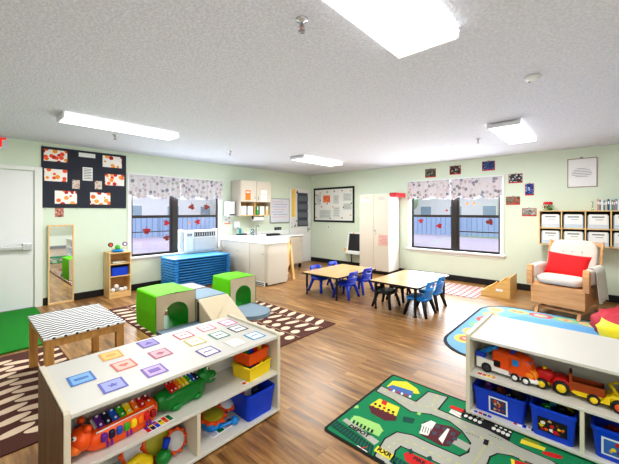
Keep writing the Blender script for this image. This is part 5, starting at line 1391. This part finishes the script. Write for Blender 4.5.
# sink counter along the wall
sc = thing('sink_counter', 'white sink counter with almond doors against the corner wall', 'counter', (4.475, 5.62, 0))
m = MB(); m.box(0, 1.45, .02, .525, .10, .79, OFFW, .003); m.build('cabinet_body', sc)
m = MB(); m.box(-.0, 1.48, -.01, .53, .79, .83, _m['glossy_white_top'], .006); m.build('worktop', sc)
for k in range(3): m = MB(); m.box(.03+k*.475, .48+k*.475, .008, .02, .12, .77, OFFW, .003); p = m.build('door', sc); m = MB(); m.cyl((.42+k*.475, .008, .68), (.42+k*.475, -.015, .68), .01, CHROME, n=10); m.build('knob', p)
for u in (.05, 1.40):
    for v in (.06, .48): m = MB(); m.box(u-.025, u+.025, v-.025, v+.025, 0, .10, BLACK); m.build('foot', sc)
m = MB(); m.box(0, 1.45, .515, .53, .83, .93, TRIM, .003); m.build('backsplash', sc)
m = MB(); m.box(.08, .52, .1, .45, .831, .836, GREYM, .002); m.box(.11, .49, .13, .42, .836, .8375, DKG); p = m.build('sink_basin', sc)
m = MB(); m.tube([(.30, .44, .835), (.30, .44, 1.02), (.30, .42, 1.06), (.30, .36, 1.07), (.30, .32, 1.04)], .011, CHROME, n=10); m.cyl((.22, .44, .835), (.22, .44, .87), .014, CHROME); m.cyl((.38, .44, .835), (.38, .44, .87), .014, CHROME); m.build('faucet', sc)
# things on the counters
m = MB(); m.box(-.19, .19, -.10, .10, 0, .035, BLACK, .01); m.box(-.17, .17, -.08, .08, .035, .04, DKG, .002); solo('black_tray', 'black tray lying on the sink counter below the whiteboard', 'tray', m, (5.15, 5.92, .831))
t = thing('soap_caddy', 'dark soap caddy beside the sink faucet', 'caddy', (4.30, 5.98, .881)); m = MB(); m.box(-.11, .11, -.05, .05, 0, .03, DKG, .005); m.build('tray', t)
m = MB(); m.cyl((-.04, 0, .03), (-.04, 0, .15), .03, TEAL); m.cyl((-.04, 0, .15), (-.04, 0, .19), .008, PAPER); m.build('bottle', t)
m = MB(); m.lathe([(.04, 0), (.045, .02), (.045, .15), (.03, .17)], (0, 0, 0), glass_mat('frosted_jug', (200, 214, 222), .2)); solo('clear_pitcher', 'clear pitcher on the counter under the paper roll', 'pitcher', m, (4.56, 5.92, .838))
m = MB(); m.prism(rrect(-.07, .07, -.05, .05, .02, 4), 'z', 0, .05, mat('wipes_tub', (226, 232, 240), .5)); m.box(-.03, .03, -.02, .02, .05, .058, LBLU, .003); solo('wipes_box', 'white wipes box on the changing counter', 'box', m, (4.30, 5.25, .881))
m = MB(); m.box(-.07, .07, -.10, .10, 0, .008, mat('tan_folder', (226, 196, 140), .7)); m.box(-.06, .06, -.09, .09, .008, .011, PAPER); solo('paper_pad', 'tan backed paper pad at the edge of the changing counter', 'paper', m, (4.32, 4.80, .881))
# wall cabinet
wc = thing('wall_cabinet', 'almond wall cabinet with paper notes above the sink', 'cabinet', (4.15, 5.82, 1.31))
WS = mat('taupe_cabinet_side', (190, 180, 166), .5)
m = MB(); m.box(0, .88, 0, .338, .31, .79, OFFW, .003); m.build('carcass', wc)
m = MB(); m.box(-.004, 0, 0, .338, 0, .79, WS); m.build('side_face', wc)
m = MB(); m.box(0, .018, 0, .338, 0, .31, OFFW); m.box(.862, .88, 0, .338, 0, .31, OFFW); m.box(.018, .862, 0, .338, 0, .018, WOODX); m.box(.018, .862, .325, .338, .018, .31, WOODX); m.box(.40, .415, 0, .325, .018, .31, WOODX); m.build('open_shelf', wc)
for u0, u1 in ((.01, .435), (.445, .87)): m = MB(); m.box(u0, u1, -.014, 0, .32, .785, OFFW, .003); p = m.build('door', wc); m = MB(); uu = u1-.04 if u0 < .1 else u0+.04; m.box(uu-.006, uu+.006, -.03, -.014, .36, .44, CHROME, .002); m.build('handle', p)
m = MB(); m.box(-.07, .07, -.001, 0, -.11, .11, mat('orange_note', (238, 128, 40), .7)); m.box(-.05, .05, -.002, -.001, .05, .08, PAPER); solo('orange_note', 'orange note on the wall cabinet door', 'notice', m, (4.35, 5.804, 1.77))
m = MB(); m.box(-.09, .09, -.001, 0, -.13, .13, PAPER)
for k in range(7): m.box(-.07, .07-.02*(k % 2), -.002, -.001, .09-k*.03, .096-k*.03, inks[0])
solo('white_note', 'white printed note on the wall cabinet door', 'notice', m, (4.80, 5.804, 1.77))
for i, (u, c, l, w) in enumerate(((.12, (232, 234, 236), 'white binder at the paper towel end of the open cabinet shelf', .14), (.30, (222, 226, 230), 'second white box file in the open cabinet shelf', .14), (.50, (40, 170, 70), 'green folder standing in the open cabinet shelf', .04), (.64, (230, 230, 232), 'white binder right of the green folder', .13), (.79, (226, 206, 150), 'tan box at the whiteboard end of the open cabinet shelf', .07))):
    tt = thing('binder', l, 'binder', (4.15+u, 5.97, 1.329)); m = MB(); m.box(-w/2, w/2, -.12, .12, 0, .20, mat('binder_%d' % i, c, .5), .003); m.build('cover', tt); m = MB(); m.box(-w*.3, w*.3, -.122, -.12, .12, .19, PAPER if i != 0 else GP); m.build('spine_label', tt)
t = thing('paper_towel_roll', 'paper towel roll in a dark holder under the wall cabinet', 'paper roll', (4.72, 5.92, 1.24)); m = MB(); m.cyl((-.14, 0, 0), (.14, 0, 0), .055, PAPER); m.build('roll', t); m = MB(); m.box(-.16, .16, -.03, .03, .06, .075, BLACK); m.box(-.16, -.15, -.02, .02, -.01, .06, BLACK); m.box(.15, .16, -.02, .02, -.01, .06, BLACK); m.build('holder', t)
t = thing('towel_dispenser', 'white paper towel dispenser on the wall by the window', 'dispenser', (4.06, 6.16, 1.30)); m = MB(); m.box(-.11, .07, -.20, 0, .0, .33, ACW, .02); m.build('case', t); m = MB(); m.box(-.09, .05, -.202, -.19, .02, .05, DKG, .003); m.build('slot', t)
t = thing('soap_dispenser', 'small white soap dispenser below the wall cabinet side', 'dispenser', (4.26, 6.16, 1.02)); m = MB(); m.box(-.06, .06, -.10, 0, 0, .18, ACW, .015); m.build('case', t); m = MB(); m.box(-.03, .03, -.12, -.09, -.01, .03, GREYM, .004); m.build('lever', t)
def czc(x, y): return (210+x/5.155, 165+y/5.155)
o, w, h = paper('handwashing_poster', 'small orange bordered poster beside the window above the cots', 'poster', 74, 243, 105, 305, mat('poster_white', (232, 226, 220), .7), off=.002, conv=czc)
m = MB(); m.box(-w, w, -.003, -.002, h*.7, h, mat('poster_orange', (230, 120, 70), .7)); m.box(-w, w, -.003, -.002, -h, -h*.8, _m['poster_orange']); 
for k in range(4):
    for j in range(2): m.box(-w*.8+j*w, -w*.1+j*w, -.003, -.002, h*.5-k*h*.33-h*.2, h*.5-k*h*.33, GP if (k+j) % 2 else mat('poster_blue', (150, 170, 190), .7))
m.build('printed_picture', o)
# whiteboard
wb = thing('whiteboard', 'grey framed whiteboard above the sink counter', 'board', (5.62, Y1, 1.13))
m = MB(); m.box(-.32, .33, -.01, 0, 0, .60, mat('white_board_gloss', (222, 224, 232), .3)); m.build('panel', wb)
m = MB(); m.box(-.335, -.32, -.018, 0, -.01, .61, GREYM); m.box(.33, .345, -.018, 0, -.01, .61, GREYM); m.box(-.32, .33, -.018, 0, .60, .612, GREYM); m.box(-.32, .33, -.05, 0, -.012, 0, GREYM); m.build('frame', wb)
m = MB()
PI_ = mat('purple_ink', (150, 130, 190), .7); RI_ = mat('pink_ink', (220, 150, 160), .7)
for k in range(7): m.box(-.27+.03*(k % 2), .12+.05*((k*3) % 4), -.0115, -.010, .52-k*.065, .53-k*.065, PI_ if k % 3 else RI_)
m.build('handwriting', wb)
t = thing('intercom', 'small dark intercom box below the whiteboard', 'intercom', (5.55, Y1, .97)); m = MB(); m.box(-.11, .11, -.03, 0, -.035, .035, DKG, .006); m.build('case', t); m = MB(); m.cyl((-.05, -.03, 0), (-.05, -.033, 0), .018, GREYM, n=10); m.cyl((.05, -.03, 0), (.05, -.033, 0), .018, GREYM, n=10); m.build('speaker_grille', t)
# pocket chart + growth chart on door 2
pk = thing('pocket_chart', 'dark grey hanging pocket chart on the corner door', 'chart', (6.44, Y1-.03, 1.00)); PKM = mat('charcoal_cloth', (84, 90, 98), .85)
m = MB(); m.box(-.19, .21, -.01, 0, 0, .92, PKM); m.build('backing', pk)
for k in range(4): m = MB(); m.box(-.18, .20, -.035, -.01, .02+k*.225, .16+k*.225, mat('light_charcoal_pocket', (112, 118, 126), .8), .006); m.build('pocket', pk)
m = MB(); m.box(-.06, .06, -.034, -.03, .78, .82, PAPER); m.box(-.08, .08, -.034, -.03, .55, .60, PAPER); m.build('name_label', pk)
m = MB(); m.box(-.07, .07, -.004, 0, 0, .76, mat('yellow_chart_paper', (240, 204, 110), .7))
for k in range(12): m.box(-.045, -.01, -.005, -.004, .05+k*.055, .056+k*.055, BR_)
solo('growth_chart', 'yellow growth chart strip beside the pocket chart', 'chart', m, (6.10, Y1-.031, 1.26))
m = MB(); m.ball((0, 0, 0), (.03, .006, .035), BR_); m.ball((0, -.003, .04), (.02, .006, .02), ORG); solo('turkey_cutout', 'small brown cutout at the top of the corner door', 'decoration', m, (6.24, Y1-.028, 1.93))
m = MB(); m.box(-.12, .12, -.002, 0, -.12, .12, spots('blotchy_print', (226, 226, 226), [(120, 124, 130), (90, 90, 100), (180, 180, 186)], 18, .4)); solo('door_picture', 'black and white picture low on the corner door below the yellow chart', 'picture', m, (6.14, Y1-.03, 1.10))

# wooden climbing steps / high stool beside the counter
st = thing('wooden_steps', 'light pine step ladder beside the changing counter', 'step ladder', (4.70, 4.90, 0))
WP = wood('pine_wood', (230, 188, 122), (244, 208, 148), 'z')
for v in (-.14, .14):
    m = MB(); m.prism([(-.24, 0), (-.17, 0), (-.06, .84), (-.13, .84)], 'y', v-.022, v+.022, WP); m.build('front_rail', st)
    m = MB(); m.prism([(.06, 0), (.0, 0), (-.10, .80), (-.06, .84)], 'y', v-.022, v+.022, WP); m.build('rear_leg', st)
for k, z in enumerate((.12, .27, .42, .57)):
    m = MB(); u = -.20+z*.13; m.box(u-.02, u+.10, -.118, .118, z, z+.03, WP, .003); m.build('step', st)
m = MB(); m.box(-.12, -.05, -.128, .128, .77, .80, WP, .004); m.build('handle_bar', st)

# ---------------------------------------------------------------- outside
GRS = mat('outside_lawn', (150, 172, 132), .95, var=.15, scale=2); RD = mat('outside_drive', (180, 172, 196), .9, var=.05, scale=1.5)
o = MB(); o.box(-40, 45, Y1+T+.01, 50, -.15, -.1, RD); o.box(X1+T+.01, 45, -40, Y1+T, -.15, -.1, GRS)
g = o.build('ground_outside'); g['kind'] = 'structure'
m = MB(); m.box(13.5, 20, -38, Y1+.1, -.1, -.09, RD); g = m.build('path_outside'); g['kind'] = 'structure'
FB = mat('blue_grey_fence_boards', (158, 180, 214), .8, var=.05)
def fence(loc, rz, L_, label):
    t = thing('fence', label, 'fence', loc, rz, None)
    m = MB(); m.box(-L_/2, L_/2, 0, .05, .05, 1.15, FB)
    for k in range(int(L_/.3)): m.box(-L_/2+k*.3, -L_/2+k*.3+.03, -.02, 0, .05, 1.15, mat('fence_shadow_gap', (120, 156, 196), .8))
    m.build('board_panel', t)
    for k in range(int(L_/4)+1): m = MB(); m.box(-L_/2+k*4-.06, -L_/2+k*4+.06, -.08, -.02, 0, 1.25, FB, .01); m.build('post', t)
fence((10, 19, -.1), 0, 44, 'blue grey board fence seen through the window above the cots')
fence((20.5, -2, -.1), -PI/2, 40, 'blue grey board fence seen through the window behind the tables')
def house(loc, rz, L_, label):
    t = thing('house', label, 'house', loc, rz, None)
    m = MB(); m.box(-L_/2, L_/2, 0, 5, 0, 3, mat('pale_siding', (226, 228, 232), .8)); m.build('wall', t)
    m = MB(); m.prism([(-.4, 3), (5.4, 3), (2.5, 4.6)], 'x', -L_/2-.3, L_/2+.3, mat('grey_roof_shingle', (180, 178, 186), .9)); m.build('roof', t)
    for k in range(-2, 3):
        m = MB(); m.box(k*L_/6-.5, k*L_/6+.5, -.05, 0, .9, 2.0, TRIM); m.box(k*L_/6-.43, k*L_/6+.43, -.06, -.05, .97, 1.93, mat('dim_glass', (150, 170, 190), .2)); m.build('window', t)
house((11, 24, -.1), 0, 16, 'pale house beyond the fence outside the window above the cots')
house((26, 6, -.1), -PI/2, 14, 'pale house beyond the fence outside the window behind the tables')
def shrub(c, r, label):
    t = thing('tree', label, 'tree', c); random.seed(int(c[0]*10)); m = MB()
    LG = mat('tree_leaves', (150, 176, 140), .8, var=.3, scale=6)
    for k in range(16): a = random.uniform(0, 6.28); m.ball((r*.6*math.cos(a), r*.6*math.sin(a), r*random.uniform(1.0, 2.1)), r*random.uniform(.35, .55), LG, n=10, k=7)
    m.build('foliage', t); m = MB(); m.cyl((0, 0, 0), (0, 0, r*1.4), r*.08, DBR); m.build('trunk', t)
shrub((23.5, 12.0, -.1), 1.5, 'round leafy tree beyond the fence behind the tables')
shrub((23.5, 2.5, -.1), 1.6, 'leafy tree beyond the fence at the wall photo side')
shrub((15.0, 22.0, -.1), 1.5, 'leafy tree beyond the fence above the cots')

# ---------------------------------------------------------------- lights
def area(name, loc, sx, sy, power, rot=(0, 0, 0), colr=(1, 1, 1)):
    l = bpy.data.lights.new(name, 'AREA'); l.shape = 'RECTANGLE'; l.size = sx; l.size_y = sy; l.energy = power; l.color = colr
    o = bpy.data.objects.new(name, l); col.objects.link(o); o.location = loc; o.rotation_euler = rot; return o
for (a, b, c, d, l) in FIX: area('fixture_lamp', ((a+b)/2, (c+d)/2, 2.355), b-a, d-c, 17 if (a < 1 and c < 1) else 44, colr=(1, .985, .96))
area('fixture_lamp', (1.25, -2.1, 2.355), 1.2, .4, 34)  # fill lamp for the added fixture behind the camera
area('window_daylight_north', ((WL[0]+WL[1])/2, Y1+.03, 1.35), 1.75, 1.4, 60, (-PI/2, 0, 0), (.86, .92, 1))
area('window_daylight_east', (X1+.03, (WR[0]+WR[1])/2, 1.35), 1.4, 1.75, 90, (0, PI/2, 0), (.86, .92, 1))
area('room_fill', (-1.2, -1.2, 1.6), 2.4, 1.6, 30, (math.radians(90), 0, math.radians(-48)))  # soft fill lamp added behind the camera
area('ceiling_fill', (2.6, 2.2, .62), 7, 6, 33, colr=(.9, .96, 1), rot=(PI, 0, 0))  # added upward lamp in mid-air, brightens the ceiling

w = bpy.data.worlds.new('World'); bpy.context.scene.world = w; w.use_nodes = True
nt = w.node_tree; bgn = nt.nodes['Background']
sky = nt.nodes.new('ShaderNodeTexSky'); sky.sky_type = 'HOSEK_WILKIE'; sky.turbidity = 5; sky.sun_direction = (.4, -.3, .85)
mx = nt.nodes.new('ShaderNodeMix'); mx.data_type = 'RGBA'; mx.inputs[0].default_value = .6; mx.inputs[7].default_value = (1, 1, 1, 1)
nt.links.new(sky.outputs[0], mx.inputs[6]); nt.links.new(mx.outputs[2], bgn.inputs[0]); bgn.inputs[1].default_value = 2.6

cam = bpy.data.cameras.new('camera'); co = bpy.data.objects.new('camera', cam); col.objects.link(co)
co.location = (0, 0, CH); co.rotation_euler = (PI/2, 0, AZ-PI/2)
cam.sensor_fit = 'HORIZONTAL'; cam.sensor_width = 36; cam.lens = FP*36/619; cam.shift_y = -(232-CY)/619; cam.clip_start = .02
bpy.context.scene.camera = co
sc_ = bpy.context.scene
sc_.view_settings.view_transform = 'Standard'; sc_.view_settings.look = 'Medium High Contrast'; sc_.view_settings.exposure = -0.08
